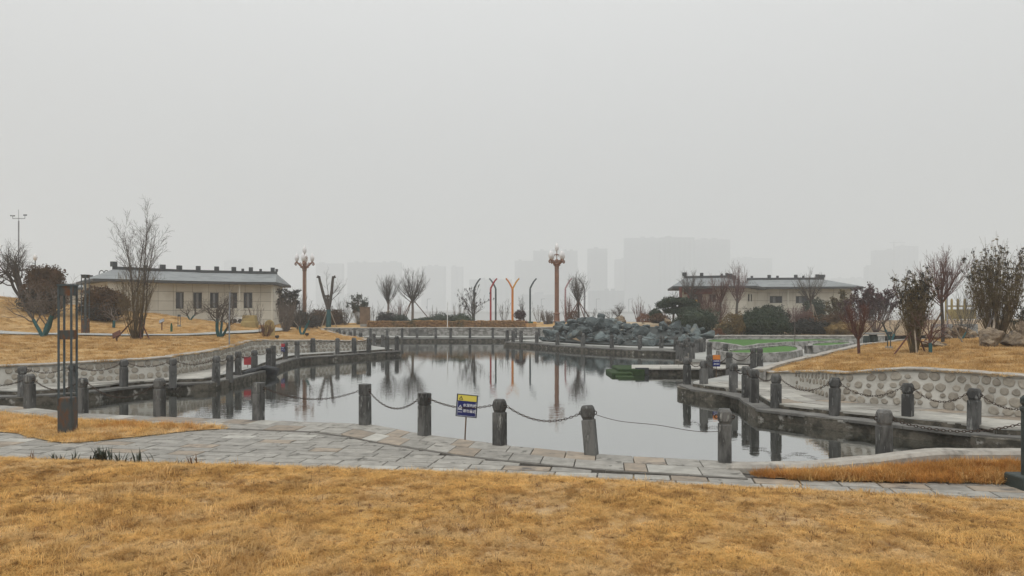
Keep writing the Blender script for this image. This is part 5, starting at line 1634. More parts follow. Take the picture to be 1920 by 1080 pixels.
def vase_tree(label, p, h, seed, clear=.42, spread=1.0, bark='bark', crown=None, nprim=24, stake=None, lean=0, r0=None, group='bare vase shaped trees', thick=1.0, up=.085):
    o = thing('bare_tree', label, 'tree', p, 0, group)
    t = Tree(seed)
    r0 = r0 or h * .022
    P, Rr = t.branch((0, 0, -.1), (lean, 0, 1), h * clear + .1, r0, r0 * .8, 0, 5, .03, .1)
    top = P[-1]
    for k in range(nprim):
        az = k * 2.4 + t.r.uniform(-.3, .3)
        a = (t.r.random() ** .7) * 1.1 * spread
        d = (math.cos(az) * math.sin(a), math.sin(az) * math.sin(a), math.cos(a))
        q = P[-1] - np.array([0, 0, t.r.uniform(0, h * .10)])
        L = h * (1 - clear) * t.r.uniform(.8, 1.02) * (1.0 - .22 * a)
        P2, R2 = t.branch(q, d, L, r0 * t.r.uniform(.22, .36), .005, 1, 9, .06, up)
        t.spawn(P2, R2, [dict(n=0, a0=0, a1=0, lo=0, hi=0, len=0), dict(n=(6, 9), a0=.25, a1=.6, lo=.15, hi=.92, len=h*.2, lf=.5, rf=.55, wob=.06, up=.12, seg=4), dict(n=(3, 4), a0=.3, a1=.6, lo=.2, hi=.9, len=h*.09, lf=.3, rf=.6, wob=.06, up=.12, seg=3)], 2)
    t.br = [(P_, R_, (0 if l == 0 else l)) for P_, R_, l in t.br]
    t.mesh(o, M[bark], M[crown or bark], 1, thick=thick)
    if stake: stakes(o, *stake)
    return o
def gnarl_tree(label, p, stems, seed, bark='bark_dk', tw='bark_dk', wraps=True, group='old fruit trees with green wrapped trunks', sub=1.0, cat='tree', dens=(5, 8)):
    """low fruit tree: stems = list of (dx, dz end, radius) in metres, painted green low down"""
    o = thing('fruit_tree', label, cat, p, 0, group)
    t = Tree(seed)
    wrap = MB()
    for (dx, dy, dz, r) in stems:
        L = math.sqrt(dx*dx + dy*dy + dz*dz)
        P, Rr = t.branch((0, 0, -.08), (dx, dy, dz), L, r, r * .72, 0, 6, .09, .02)
        if wraps:
            k = 4
            wrap.tube(P[:k+1], np.array(Rr[:k+1]) * 1.12, 9)
        t.spawn(P, Rr, [dict(n=dens, a0=.4, a1=1.1, lo=.5, hi=1.0, len=1.1*sub, lf=.1, rf=.5, wob=.2, up=.1, seg=6),
                        dict(n=(4, 6), a0=.4, a1=1.0, lo=.2, hi=.95, len=.6*sub, lf=.2, rf=.6, wob=.2, up=.08, seg=5),
                        dict(n=(3, 5), a0=.4, a1=.9, lo=.2, hi=.95, len=.28*sub, rf=.6, wob=.2, up=.05, seg=3)], 1)
    t.mesh(o, M[bark], M[tw], 2)
    if wrap.n: wrap.build('trunk_wrap', M['teal'], o, smooth=True)
    return o
def broom(label, p, h, w, seed, n=40, m='olive', tips=None, tip_size=.09, tipn=26, group='broom shaped shrubs', stake=None, low=0.0, cat='shrub', r=.016, leafm=None, leafn=0, subn=(4, 6), tipz=.42):
    """many upright stems from one root, optional dark leaf tufts at the tips"""
    o = thing('broom_shrub', label, cat, p, 0, group)
    t = Tree(seed)
    rg = np.random.default_rng(seed)
    for k in range(n):
        az = t.r.uniform(0, 2 * PI); q = math.sqrt(t.r.random())
        a = q * math.atan2(w * .5, h) * 2.0
        d = (math.cos(az) * math.sin(a), math.sin(az) * math.sin(a), math.cos(a))
        L = h * t.r.uniform(.62, 1.02) * (1 - .12 * q)
        P, Rr = t.branch((.1*q*math.cos(az), .1*q*math.sin(az), -.05), d, L, r * t.r.uniform(.7, 1.3), .005, 0, 7, .05, .13)
        t.spawn(P, Rr, [dict(n=subn, a0=.2, a1=.5, lo=.3, hi=.95, len=h*.22, lf=.3, rf=.6, wob=.07, up=.15, seg=4), dict(n=(2, 3), a0=.2, a1=.5, lo=.3, hi=.95, len=h*.1, rf=.6, wob=.07, up=.15, seg=3)], 1)
    t.mesh(o, M[m], M[m], 1, names=('stems', 'twigs'))
    if tips:
        mb = MB()
        for P, Rr, l in t.br:
            if l > 1 or P[-1][2] < h * tipz or (l == 1 and t.r.random() < .62) : continue
            c0 = P[-1]
            C = c0 + rg.normal(size=(tipn, 3)) * tip_size * np.array([.55, .55, .5])
            U, V = leaves(rg, C, tip_size * .62, .4, .3)
            mb.quads(C.astype(np.float32), U.astype(np.float32), V.astype(np.float32))
        mb.build('leaf_tufts', M[tips], o)
    if leafn:
        mb = MB()
        pts = []
        for P, Rr, l in t.br:
            if l >= 1:
                for f in rg.random(leafn): pts.append(P[0] * (1 - f) + P[-1] * f + rg.normal(size=3) * .03)
        C = np.array(pts)
        U, V = leaves(rg, C, .05, .45, .3)
        mb.quads(C.astype(np.float32), U.astype(np.float32), V.astype(np.float32))
        mb.build('leaves', M[leafm], o)
    if stake: stakes(o, *stake)
    return o
def hpx(p, pyt): return zat(pyt, p.y) - p.z
def mpx(p, d): return d * p.y / F

# --- left side
p = ground(44, 47.5)
gnarl_tree('dark spreading bare tree on the crest of the left hill', p, [(-.6,.2,1.9,.13),(.5,-.1,2.3,.12),(-1.4,.3,1.6,.1)], 11, wraps=False, sub=1.5, dens=(8, 11), group='bare trees on the left')
p = ground(-22, 44)
gnarl_tree('bare tree reaching in from the left frame edge on the hill', p, [(.8,0,2.0,.12),(.2,.2,2.4,.1)], 12, wraps=False, sub=1.2, group='bare trees on the left')
p = G(84, 588, 38); w = mpx(p, 82)
def conifer(label, p, w, h, lobes):
    o = shrub('brown_conifer', label, p, [(0,0,h*.42,w*.5,w*.45,h*.42)] + [(x*w, .0, z*h, rx*w, rx*w, rz*h) for x, z, rx, rz in lobes], M['leaf_brown'], 9000, .06, 3, group='brown conifers', rough=.22, up=.8)
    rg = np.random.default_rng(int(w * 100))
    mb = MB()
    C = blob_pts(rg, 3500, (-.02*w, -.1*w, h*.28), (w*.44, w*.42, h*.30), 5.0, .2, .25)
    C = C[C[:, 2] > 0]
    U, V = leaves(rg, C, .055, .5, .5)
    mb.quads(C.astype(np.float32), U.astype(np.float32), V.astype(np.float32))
    mb.build('inner_foliage', M['leaf_dull'], o)
    return o
conifer('tall brown conifer clump with three rounded tops on the left hill', p, w, hpx(p, 498), [(-.2,.74,.22,.26),(.02,.76,.2,.26),(.24,.74,.2,.25)])
p = G(196, 601, 38)
conifer('broad rounded brown conifer behind the garden path', p, mpx(p, 82), hpx(p, 533), [(-.12,.62,.34,.34),(.2,.55,.3,.3)])
p = G(82, 632, 20)
gnarl_tree('teal wrapped three stemmed fruit tree nearest the path at far left', p, [(-.9,0,1.25,.075),(.0,.1,1.05,.07),(.6,-.1,1.75,.1)], 21, 'bark', 'bark_pale', sub=1.3)
p = ground(213, 41.5)
gnarl_tree('small fruit tree with teal trunk before the rounded brown conifer', p, [(.02,0,.75,.075)], 22, 'bark_pale', 'bark_pale', sub=.85)
# tall tree with broom at its foot
p = G(258, 636, 20)
o = thing('bare_tree', 'tallest bare tree on the left lawn with three wooden stakes', 'tree', p)
t = Tree(31)
h = hpx(p, 408)
for dx, dy, hh, r in [(-.12, .0, .88, .05), (.12, .05, 1.02, .07), (-.36, .1, .92, .05), (.42, -.1, .86, .045), (.0, -.2, .8, .05), (.26, .2, .9, .045)]:
    P, Rr = t.branch((dx*.3, dy, -.1), (dx, dy, 1.6), h*hh, r, .010, 0, 9, .045, .05)
    t.spawn(P, Rr, [dict(n=(11, 14), a0=.3, a1=.75, lo=.36, hi=.98, len=h*.26, lf=.35, rf=.42, wob=.08, up=.06, seg=5), dict(n=(5, 7), a0=.3, a1=.75, lo=.2, hi=.95, len=h*.085, lf=.3, rf=.6, wob=.1, up=.08, seg=4), dict(n=(2, 4), a0=.3, a1=.8, lo=.2, hi=.95, len=h*.035, rf=.6, wob=.1, up=.05, seg=3)], 1)
t.mesh(o, M['bark'], M['bark'], 1)
for (sx, sy, sh, tx) in [(-.95,-.2,1.0,-.1),(.75,-.35,1.0,.05),(.4,-.5,1.0,.08),(-.4,.5,1.0,-.05)]:
    MB().tube([(sx, sy, -.05), (tx, 0, sh)], .035, 6, True).build('support_pole', M['bark_red'], o)
broom('olive brown broom shrub around the foot of the tallest bare tree', Vector((p.x+.02, p.y-.35, p.z)), hpx(p, 505), 1.5, 32, 46, 'olive', None, r=.011, subn=(5, 7))
p = ground(357, 50)
gnarl_tree('low spreading shrub with teal stems left of the third window', p, [(-.35,0,.5,.05),(.4,.1,.6,.05)], 23, 'bark', 'bark', sub=.85, dens=(4,6))
p = G(413, 632, 30)
gnarl_tree('crooked fruit tree with teal fork before the cream building', p, [(-.7,0,1.35,.08),(.15,.1,1.25,.06),(.75,-.1,.85,.06)], 24, 'bark', 'bark', sub=1.1, dens=(6, 9))
for k, (px, Y, pt, nm) in enumerate([(437, 52, 552, 'thin upright bare shrub beside the air conditioner'), (480, 53, 548, 'thin upright bare shrub before the fifth window')]):
    p = ground(px, Y)
    broom(nm, p, hpx(p, pt), 1.6, 60 + k, 7, 'bark_pale', r=.03, subn=(3, 5), group='thin bare shrubs')
p = G(499, 632, 30)
broom('small red brown twiggy bush before the ochre tablet', p, hpx(p, 598), .95, 64, 38, 'bark_red', r=.009, subn=(3, 4))
p = G(536, 622, 38)
broom('brown twiggy thicket at the corner of the cream building', p, hpx(p, 556), 1.5, 65, 60, 'bark_pale', r=.012, subn=(4, 6))
p = ground(540, 51)
broom('dark tufted broom shrub beside the cream building corner', p, hpx(p, 537), 1.5, 66, 42, 'olive', 'leaf_dull', .13, 22, stake=(3, 1.0, .9, M['timber_pale'], .03))
p = ground(560, 52)
broom('slim bare twiggy shrub left of the left ornate lamp', p, hpx(p, 545), 1.0, 67, 20, 'bark', r=.013)
shrub('clipped_shrub', 'dark brown rounded shrub at the foot of the left ornate lamp', ground(562, 60), [(0,0,.6,1.0,.8,.75),(.9,.2,.5,.8,.7,.6)], M['leaf_dull'], 4000, .06)
p = G(566, 628, 38)
gnarl_tree('fork trunked fruit tree with teal base on the headland', p, [(-.22,0,.85,.06),(.75,.2,1.3,.065)], 25, 'bark_dk', 'bark', sub=.75, dens=(4, 6))
# pollard
p = ground(616, 62)
o = thing('pollard_tree', 'pollarded tree with two thick stubs and green wrapped trunk', 'tree', p)
t = Tree(41)
h = hpx(p, 515)
P0, R0 = t.branch((0,0,-.1), (0,0,1), h*.36, .2, .17, 0, 4, .02, .1)
MB().tube(P0, np.array(R0)*1.08, 10).build('trunk_wrap', M['teal'], o, smooth=True)
for d, L, r in [((-.42,.05,1), h*.66, .14), ((.2,-.05,1), h*.64, .145), ((.02,.1,1), h*.28, .12)]:
    P, Rr = t.branch(P0[-1], d, L, r, r*.72, 0, 7, .05, .05)
    k = P[-1]
    for _ in range(4):
        t.branch(k - np.array([0,0,.1]), (t.r.gauss(0,1), t.r.gauss(0,1), .6), .22, .07, .05, 0, 2, .1, 0)
for d, L in [((-.12,0,1), h*.52), ((.9,.1,.75), h*.5), ((1,-.1,.5), h*.36), ((.5,.3,.6), h*.32)]:
    P, Rr = t.branch(P0[-1] + np.array([0,0,h*.25*t.r.random()]), d, L, .03, .008, 1, 7, .1, .06)
    t.spawn(P, Rr, [dict(n=0,a0=0,a1=0,lo=0,hi=0,len=0), dict(n=(6,9), a0=.4, a1=.9, lo=.3, hi=.98, len=h*.13, rf=.6, wob=.12, up=.1, seg=4), dict(n=(3,4), a0=.4, a1=.8, lo=.3, hi=.98, len=h*.05, rf=.6, wob=.12, up=.1, seg=3)], 2)
t.mesh(o, M['bark_dk'], M['bark'], 1)
for a in (-.15, 2.2, 4.0): MB().tube([(.75*math.cos(a), .75*math.sin(a), -.1), (.1*math.cos(a), .1*math.sin(a), h*.34)], .035, 6, True).build('support_pole', M['timber_pale'], o)
shrub('brown_conifer', 'low brown domed conifer behind the pollarded tree', ground(622, 66), [(0,0,.55,1.2,1.0,.95)], M['leaf_brown'], 4000, .06, group='brown conifers', up=.6)
shrub('clipped_shrub', 'brown leafy shrub left of the pollarded tree', ground(594, 64), [(0,0,.6,.9,.8,.75),(-.5,0,.4,.8,.7,.5)], M['leaf_brown'], 3500, .06)
p = ground(648, 66)
broom('upright grey bare shrub right of the pollarded tree', p, hpx(p, 550), 2.2, 68, 16, 'bark', r=.025, subn=(4, 6))
p = ground(672, 66)
broom('grey green tufted shrub behind the brown notice board', p, hpx(p, 552), 1.9, 69, 34, 'olive', 'leaf_gr', .15, 20)
# --- far bank
p = ground(728, 66)
vase_tree('bare vase tree left of its taller twin on the far bank', p, hpx(p, 508), 71, .45, .75, 'bark_pale', crown='bark', stake=(3, 1.3, 1.0, M['timber_pale'], .035))
p = ground(773, 67)
vase_tree('taller bare vase tree with dark stakes on the far bank', p, hpx(p, 490), 72, .42, 1.0, 'bark_pale', crown='bark', nprim=28, stake=(3, 2.3, 2.0, M['timber'], .04, .05))
p = ground(748, 68)
broom('reddish bare shrub between the two vase trees', p, hpx(p, 556), 2.2, 73, 22, 'bark_red', r=.018)
shrub('clipped_shrub', 'dark rounded shrub under the left vase tree', ground(724, 64), [(0,0,.5,.9,.7,.65)], M['leaf_dull'], 3000, .055)
shrub('clipped_shrub', 'dull green shrub between the vase tree trunks', ground(750, 64), [(0,0,.45,.8,.7,.55)], M['leaf_gr'], 3000, .055)
for k, (px, r, hh, nm) in enumerate([(785, .65, .42, 'smallest dark evergreen mound before the hedge, leftmost'), (800, .8, .5, 'second dark evergreen mound behind the hedge'), (826, 1.15, .72, 'widest olive green evergreen mound behind the white pole'), (861, 1.1, .7, 'dark evergreen mound right of the white pole')]):
    shrub('evergreen_mound', nm, ground(px, 64.6), [(0,0,hh*.75,r,.8,hh*.75),(r*.4,.2,hh*.6,r*.6,.7,hh*.6)], M['leaf_dk'] if k != 2 else M['leaf_gr'], 3500, .05, group='evergreen mounds')
p = ground(857, 68)
broom('sparse pinkish upright shrub right of the white pole', p, hpx(p, 553), 1.8, 74, 9, 'bark_pale', r=.03, subn=(3, 5))
p = ground(886, 66)
o = thing('bare_tree', 'round budding bare tree beside the slate bent pole', 'tree', p)
t = Tree(75); h = hpx(p, 533); rg = np.random.default_rng(4)
P, Rr = t.branch((0,0,-.1), (.1,0,1), h*.55, .09, .05, 0, 6, .08, .05)
t.spawn(P, Rr, [dict(n=16, a0=.5, a1=1.3, lo=.25, hi=1, len=h*.52, lf=.15, rf=.5, wob=.1, up=.12, seg=6), dict(n=(6,8), a0=.3, a1=.8, lo=.2, hi=.98, len=h*.2, rf=.6, wob=.1, up=.14, seg=4), dict(n=(2,3), a0=.3, a1=.6, lo=.3, hi=.95, len=h*.07, rf=.6, wob=.1, up=.1, seg=3)], 1)
t.mesh(o, M['bark_dk'], M['bark_dk'], 1)
mb = MB()
for P, Rr, l in t.br:
    if l == 2 and t.r.random() < .5 and P[-1][2] > h * .3:
        C = P[-1] + rg.normal(size=(9, 3)) * np.array([.035, .035, .07]); U, V = leaves(rg, C, .07, .4, 2.0)
        mb.quads(C.astype(np.float32), U.astype(np.float32), V.astype(np.float32))
mb.build('buds', M['leaf_dull'], o)
# clipped hedge
def hedge(label, pxa, pxb, Y, h, d, m, N, pb=None):
    a, b_ = ground(pxa, Y), ground(pxb, pb or Y)
    o = thing('clipped_hedge', label, 'hedge', (a + b_) / 2, 0)
    rg = np.random.default_rng(int(pxa))
    u = rg.random(N); q = np.array(a)[None] * (1 - u[:, None]) + np.array(b_)[None] * u[:, None]
    f = rg.random(N)
    yy = np.where(f < .5, -d/2 + rg.random(N)*.1, rg.uniform(-d/2, d/2, N)); zz = np.where(f < .5, rg.uniform(0, h, N), h - rg.random(N)*.08)
    zt = np.array([terr(x, y) for x, y in q[::50, :2]]); zt = np.interp(u, np.sort(u[::50]), zt[np.argsort(u[::50])])
    lump = np.array([.1 * nz(x, 1, 2, 1.1) + .06 * nz(x, 5, 2, 3.0) for x in q[:, 0]])
    C = np.stack([q[:, 0], q[:, 1] + yy + lump, zt + zz + lump * (zz / h)], 1) - np.array((a + b_) / 2)
    U, V = leaves(rg, C, .065, .5, .6)
    mb = MB(); mb.quads(C.astype(np.float32), U.astype(np.float32), V.astype(np.float32)); 
    L = (b_ - a).length
    for k in range(int(L / 2) + 1):
        c0 = a.lerp(b_, min(1, (k + .5) * 2 / L)) - (a + b_) / 2
        mb.box((c0.x, c0.y, c0.z + h*.3), (2.05, d - .3, h * .6), math.atan2(b_.y-a.y, b_.x-a.x))
    mb.build('foliage', m, o)
    return o
hedge('long clipped brown hedge along the top of the far wall', 690, 984, 62.2, .5, .9, M['hedge'], 22000)
shrub('clipped_shrub', 'ball of dry brown twigs at the right end of the hedge', ground(972, 62.8), [(0,0,.25,.9,.5,.3)], M['leaf_rust'], 1800, .05, rough=.35)
p = ground(975, 66)
shrub('lollipop_shrub', 'dark purple round topped shrub beside the amber poles', p, [(0,0,.85,.5,.5,.36)], M['leaf_purple'], 2600, .045, 5)
p = ground(985, 69)
broom('thin dark bare sapling behind the purple round shrub', p, hpx(p, 552), 1.2, 76, 8, 'bark_dk', r=.028, subn=(4, 6))
p = ground(1026, 65.4)
broom('dense round twiggy bush beside the blue block', p, hpx(p, 579), 1.75, 77, 90, 'bark_pale', r=.011, subn=(4, 5))
p = ground(1085, 64)
vase_tree('staked bare vase tree right of the right ornate lamp', p, hpx(p, 505), 78, .42, .62, 'bark_dk', nprim=22, stake=(4, 1.9, 1.5, M['bark_red'], .04))
p = ground(1064, 70)
broom('red stemmed bare shrub behind the ornate lamp', p, hpx(p, 553), 1.6, 79, 12, 'bark_red', r=.022)
shrub('rusty_shrub', 'rusty leaved low shrub under the staked vase tree', ground(1077, 67), [(0,0,.55,.5,.5,.5),(-.5,.2,.5,.3,.3,.4)], M['leaf_brown'], 1500, .05, core=False)
for k, (px, Y, pt, w, n, m, nm) in enumerate([(700, 68, 565, 1.6, 10, 'bark', 'small bare shrub just right of the notice board'), (812, 69, 572, 1.4, 8, 'bark_pale', 'faint bare sapling left of the white pole'), (945, 69, 560, 1.3, 10, 'bark', 'slim bare sapling between the crimson and orange poles'), (1010, 70, 566, 1.4, 9, 'bark_pale', 'slim bare sapling left of the right ornate lamp'), (1075, 71, 548, 1.6, 14, 'bark_pink', 'pinkish bare sapling behind the staked vase tree'), (1110, 62, 572, 1.0, 8, 'bark', 'low bare sapling at the left end of the rockery'), (1240, 60, 572, 1.6, 16, 'bark_pink', 'reddish bare shrub left of the layered pine')]):
    p = ground(px, Y)
    broom(nm, p, hpx(p, pt), w, 140 + k, n, m, r=.018, subn=(4, 6), group='bare saplings on the far bank')
# --- rockery top and right garden
p = ground(1156, 59)
gnarl_tree('bare spreading shrub on top of the rockery', p, [(-.5,0,.6,.05),(.35,.1,.9,.05),(.1,.1,.7,.045)], 81, wraps=False, sub=.75, group='bare shrubs by the rockery')
p = ground(1197, 58)
broom('pinkish upright stems on the sandy terrace', p, hpx(p, 552), 1.0, 82, 10, 'bark_pink', r=.028, subn=(3, 5))
p = ground(1216, 59)
broom('low reddish bare shrub right of the pinkish stems', p, hpx(p, 568), 1.4, 83, 14, 'bark_pink', r=.014)
shrub('grass_clump', 'rusty ornamental grass clump on the sandy terrace', ground(1214, 57), [(0,0,.3,.8,.6,.4)], M['leaf_rust'], 2600, .075, 0, asp=.12, up=1.4, core=False)
shrub('grass_clump', 'rusty brown rounded clump at the end of the rockery', ground(1345, 46.9), [(0,0,.3,.42,.4,.34)], M['leaf_rust'], 2600, .06, 0, asp=.12, up=1.0)
p = ground(1272, 57)
o = shrub('layered_pine', 'dark layered pine with cloud pruned pads above the rockery', p, [(-.1,0,1.7,1.2,1.0,.32),(-1.05,.1,1.4,.7,.7,.26),(.85,.1,1.4,.85,.8,.32),(-.6,0,.95,.55,.6,.24),(.35,-.2,1.0,.95,.8,.36)], M['leaf_dk'], 9000, .06, 3, 'tree', rough=.3)
MB().tube([(.1,0,-.1),(0,0,.6),(-.3,0,1.1),(-.1,0,1.65)], [.13,.11,.09,.05], 7).build('trunk', M['bark_dk'], o)
MB().tube([(-.15,0,.85),(-.7,0,1.1),(-1.05,0,1.35)], [.07,.05,.03], 6).build('branch', M['bark_dk'], o)
shrub('evergreen_mound', 'dark green mound right below the layered pine', ground(1303, 52), [(0,0,.75,1.3,1.0,.9),(.9,.3,.7,.9,.8,.8),(-.9,0,.5,.7,.6,.6)], M['leaf_dk'], 7000, .055, group='evergreen mounds')
shrub('evergreen_mound', 'small dark evergreen left of the layered pine', ground(1229, 57), [(0,0,.55,.55,.5,.5)], M['leaf_dk'], 2500, .05, group='evergreen mounds')
shrub('clipped_shrub', 'low rusty brown shrub before the layered pine trunk', ground(1236, 55.5), [(0,0,.3,.7,.5,.4)], M['leaf_brown'], 2200, .055)
p = ground(1262, 62)
gnarl_tree('bare tree left of the red columned entrance', p, [(.1,0,1.9,.1)], 84, 'bark', 'bark', wraps=False, sub=1.1, group='bare trees before the right pavilion')
p = ground(1294, 62)
vase_tree('dark bare tree with a rounded top before the right pavilion', p, hpx(p, 498), 85, .5, 1.1, 'bark_dk', nprim=20, r0=.11, group='bare trees before the right pavilion')
for k, (px, Y, pt, w, n, nm) in enumerate([(1325, 60, 538, 2.8, 50, 'reddish brown bare thicket before the right pavilion, left clump'), (1345, 58, 545, 2.8, 50, 'reddish brown bare thicket before the right pavilion, right clump')]):
    p = ground(px, Y)
    broom(nm, p, hpx(p, pt), w, 86 + k, n, 'bark_red', r=.014, subn=(5, 7))
p = ground(1352, 60)
vase_tree('bare tree with a leaning dark trunk before the right pavilion', p, hpx(p, 506), 88, .45, .9, 'bark_dk', nprim=20, r0=.11, lean=-.05, group='bare trees before the right pavilion', crown='bark_red')
p = ground(1378, 57)
vase_tree('pinkish tall bare tree before the side windows of the right pavilion', p, hpx(p, 488), 89, .42, .75, 'bark', nprim=20, group='bare trees before the right pavilion', crown='bark_pink', lean=.12)
p = ground(1394, 54)
gnarl_tree('thin V stemmed bare tree before the side windows', p, [(-.35,0,1.2,.05),(.45,0,1.4,.05)], 90, 'bark', 'bark', wraps=False, sub=.7, group='bare trees before the right pavilion', dens=(3, 5))
shrub('golden_shrub', 'yellow brown leafy shrub left of the big dark evergreen', ground(1372, 47.6), [(0,0,.75,.7,.6,.75),(.35,.1,.9,.5,.5,.7),(-.45,0,.4,.5,.4,.45)], M['leaf_gold'], 4500, .05, core=False)
shrub('clipped_shrub', 'dull brown green shrub below the golden one', ground(1358, 47.4), [(0,0,.4,.7,.5,.5)], M['leaf_olive'], 2500, .05)
shrub('evergreen_mound', 'biggest dark evergreen mound behind the green turf', ground(1428, 48.5), [(0,0,.75,1.5,1.1,.85),(-.8,-.1,.65,.95,.8,.75),(.9,0,.6,.9,.9,.75),(.1,0,1.15,.9,.8,.42)], M['leaf_dk'], 14000, .055, 3, group='evergreen mounds', up=.6)
shrub('evergreen_mound', 'grey green conifer behind the biggest evergreen mound', ground(1447, 54), [(0,0,.9,1.1,1.0,.9),(-.9,.2,.8,.8,.8,.75)], M['leaf_gr'], 6000, .06, group='evergreen mounds', up=.6)
p = ground(1490, 54)
broom('pale brown twiggy thicket right of the biggest evergreen mound', p, hpx(p, 566), 2.6, 91, 80, 'bark_pink', r=.012, subn=(5, 7))
shrub('rusty_shrub', 'red brown leafy shrub before the round evergreen', ground(1512, 54.5), [(0,0,.6,.75,.6,.6)], M['leaf_rust'], 2200, .05, core=False)
shrub('evergreen_mound', 'tall round evergreen behind the staked bare tree', ground(1527, 60), [(0,0,1.1,1.05,.9,1.15)], M['leaf_gr'], 5000, .055, group='evergreen mounds')
p = ground(1523, 56)
vase_tree('staked bare tree before the wide window of the right wing', p, hpx(p, 497), 92, .45, .95, 'bark_pale', nprim=20, stake=(3, 1.7, .8, M['timber_pale'], .035), r0=.085, crown='bark')
shrub('low_evergreen', 'dark low evergreen thicket behind the low pale wall', ground(1513, 49), [(-.9,0,.4,.7,.6,.45),(0,.1,.45,.8,.6,.5),(.85,0,.38,.7,.6,.42)], M['leaf_dull'], 6500, .055, rough=.35)
shrub('golden_shrub', 'golden brown low brush right of the dark thicket', ground(1585, 48.5), [(-.75,0,.3,.6,.5,.4),(-.1,0,.36,.6,.5,.42),(.6,0,.3,.65,.5,.36)], M['leaf_gold'], 5000, .07, asp=.2, up=1.2, rough=.4)
p = ground(1575, 54)
broom('loose green brown leafy tree right of the staked bare tree', p, hpx(p, 545), 2.2, 93, 26, 'olive', 'leaf_olive', .16, 16, r=.02, leafm='leaf_olive', leafn=5)
shrub('clipped_shrub', 'brown rounded shrub below the loose leafy tree', ground(1562, 52), [(0,0,.6,1.0,.8,.65)], M['leaf_brown'], 3500, .05)
p = ground(1642, 50)
broom('purple leaved bushy tree behind the right lawn', p, hpx(p, 528), 2.6, 94, 34, 'bark_pink', 'leaf_purple', .17, 16, r=.018, leafm='leaf_purple', leafn=9)
p = ground(1600, 50)
broom('thin purple leaved shrub left of the bushy purple tree', p, hpx(p, 552), 1.5, 95, 18, 'bark_pink', 'leaf_purple', .13, 12, r=.014, leafm='leaf_purple', leafn=4)
p = G(1611, 664, 18)
vase_tree('small red stemmed tree alone on the left of the right lawn', p, hpx(p, 553), 96, .3, .75, 'bark_red', nprim=20, r0=.055, crown='bark_red', group='small trees on the right lawn')
p = G(1713.5, 662.5, 18)
broom('tufted broom shrub with dark seed heads standing on the right lawn', p, hpx(p, 503), .78, 97, 58, 'olive', 'leaf_dull', .058, 18, r=.012, subn=(6, 8), tipz=.6, leafm='leaf_olive', leafn=1)
o = bpy.context.scene.objects[-1] if False else None
root = [x for x in COL.objects if x.get('label', '').startswith('tufted broom shrub with dark seed heads')][0]
for (a, b_, hh, m) in [(-.75, -.2, .75, 'bark_red'), (-.12, -.4, 1.05, 'timber_pale'), (.55, .3, .9, 'bark_red')]:
    MB().tube([(a, b_, -.05), (a*.05, 0, hh)], .026, 6, True).build('support_pole', M[m], root)
p = G(1745, 663, 18)
o = gnarl_tree('red barked tree with teal wrapped foot on the right lawn', p, [(.05,0,.62,.055)], 98, 'bark_red', 'bark_pink', sub=.8, group='small trees on the right lawn', dens=(7, 9))
p = ground(1768, 29)
vase_tree('tallest bare vase tree on the right lawn with a pale stake', p, hpx(p, 456), 99, .46, .95, 'bark', nprim=30, r0=.07, crown='bark_pink', group='small trees on the right lawn')
root = [x for x in COL.objects if x.get('label', '').startswith('tallest bare vase tree on the right')][0]
MB().tube([(.62, -.3, -.05), (.12, 0, 1.3)], .035, 6, True).build('support_pole', M['timber_pale'], root)
MB().tube([(-.6, .3, -.05), (-.05, 0, 1.2)], .035, 6, True).build('support_pole', M['timber'], root)
p = ground(1868, 27)
broom('largest tufted broom shrub with dark seed heads behind the boulders', p, hpx(p, 458), 1.9, 100, 84, 'olive', 'leaf_dull', .058, 14, r=.014, subn=(6, 8), leafm='leaf_olive', leafn=1, tipz=.6)
root = [x for x in COL.objects if x.get('label', '').startswith('largest tufted broom')][0]
for (a, b_, hh, m) in [(-1.35, -1.2, 1.15, 'bark_dk'), (-.75, -.9, 1.1, 'timber_pale'), (.6, .6, 1.0, 'timber')]:
    MB().tube([(a, b_, -.05), (a*.05, 0, hh)], .04, 6, True).build('support_pole', M[m], root)
p = ground(1922, 27.5)
broom('tufted olive shrub cut by the right frame edge', p, hpx(p, 555), 1.6, 101, 40, 'olive', 'leaf_gr', .07, 16, r=.013)
p = ground(1802, 33)
gnarl_tree('low teal stemmed bare shrub before the grey parapet', p, [(-.3,0,.55,.04),(.35,0,.6,.04)], 102, 'bark_dk', 'bark', sub=.6, group='small trees on the right lawn', dens=(3, 5))
p = ground(1672, 34)
gnarl_tree('teal wrapped slanting trunk behind the tufted broom shrub', p, [(-.45,0,1.0,.05),(.1,.1,.7,.05)], 103, 'bark', 'bark_pale', sub=.8, group='small trees on the right lawn', dens=(4, 6))
p = ground(1812, 45)
broom('bluish bare thicket behind the yellow balustrade', p, hpx(p, 525), 2.2, 104, 22, 'bark', r=.016)
p = ground(1490, 38.6) ; p.z = .45
o = thing('small_shrub', 'bare stick sapling in a stone ring on the green turf', 'shrub', p)
MB().tube([(0,0,-.1),(.01,0,.9),(-.03,0,1.5)], [.02,.015,.006], 5).build('stem', M['bark_pale'], o)

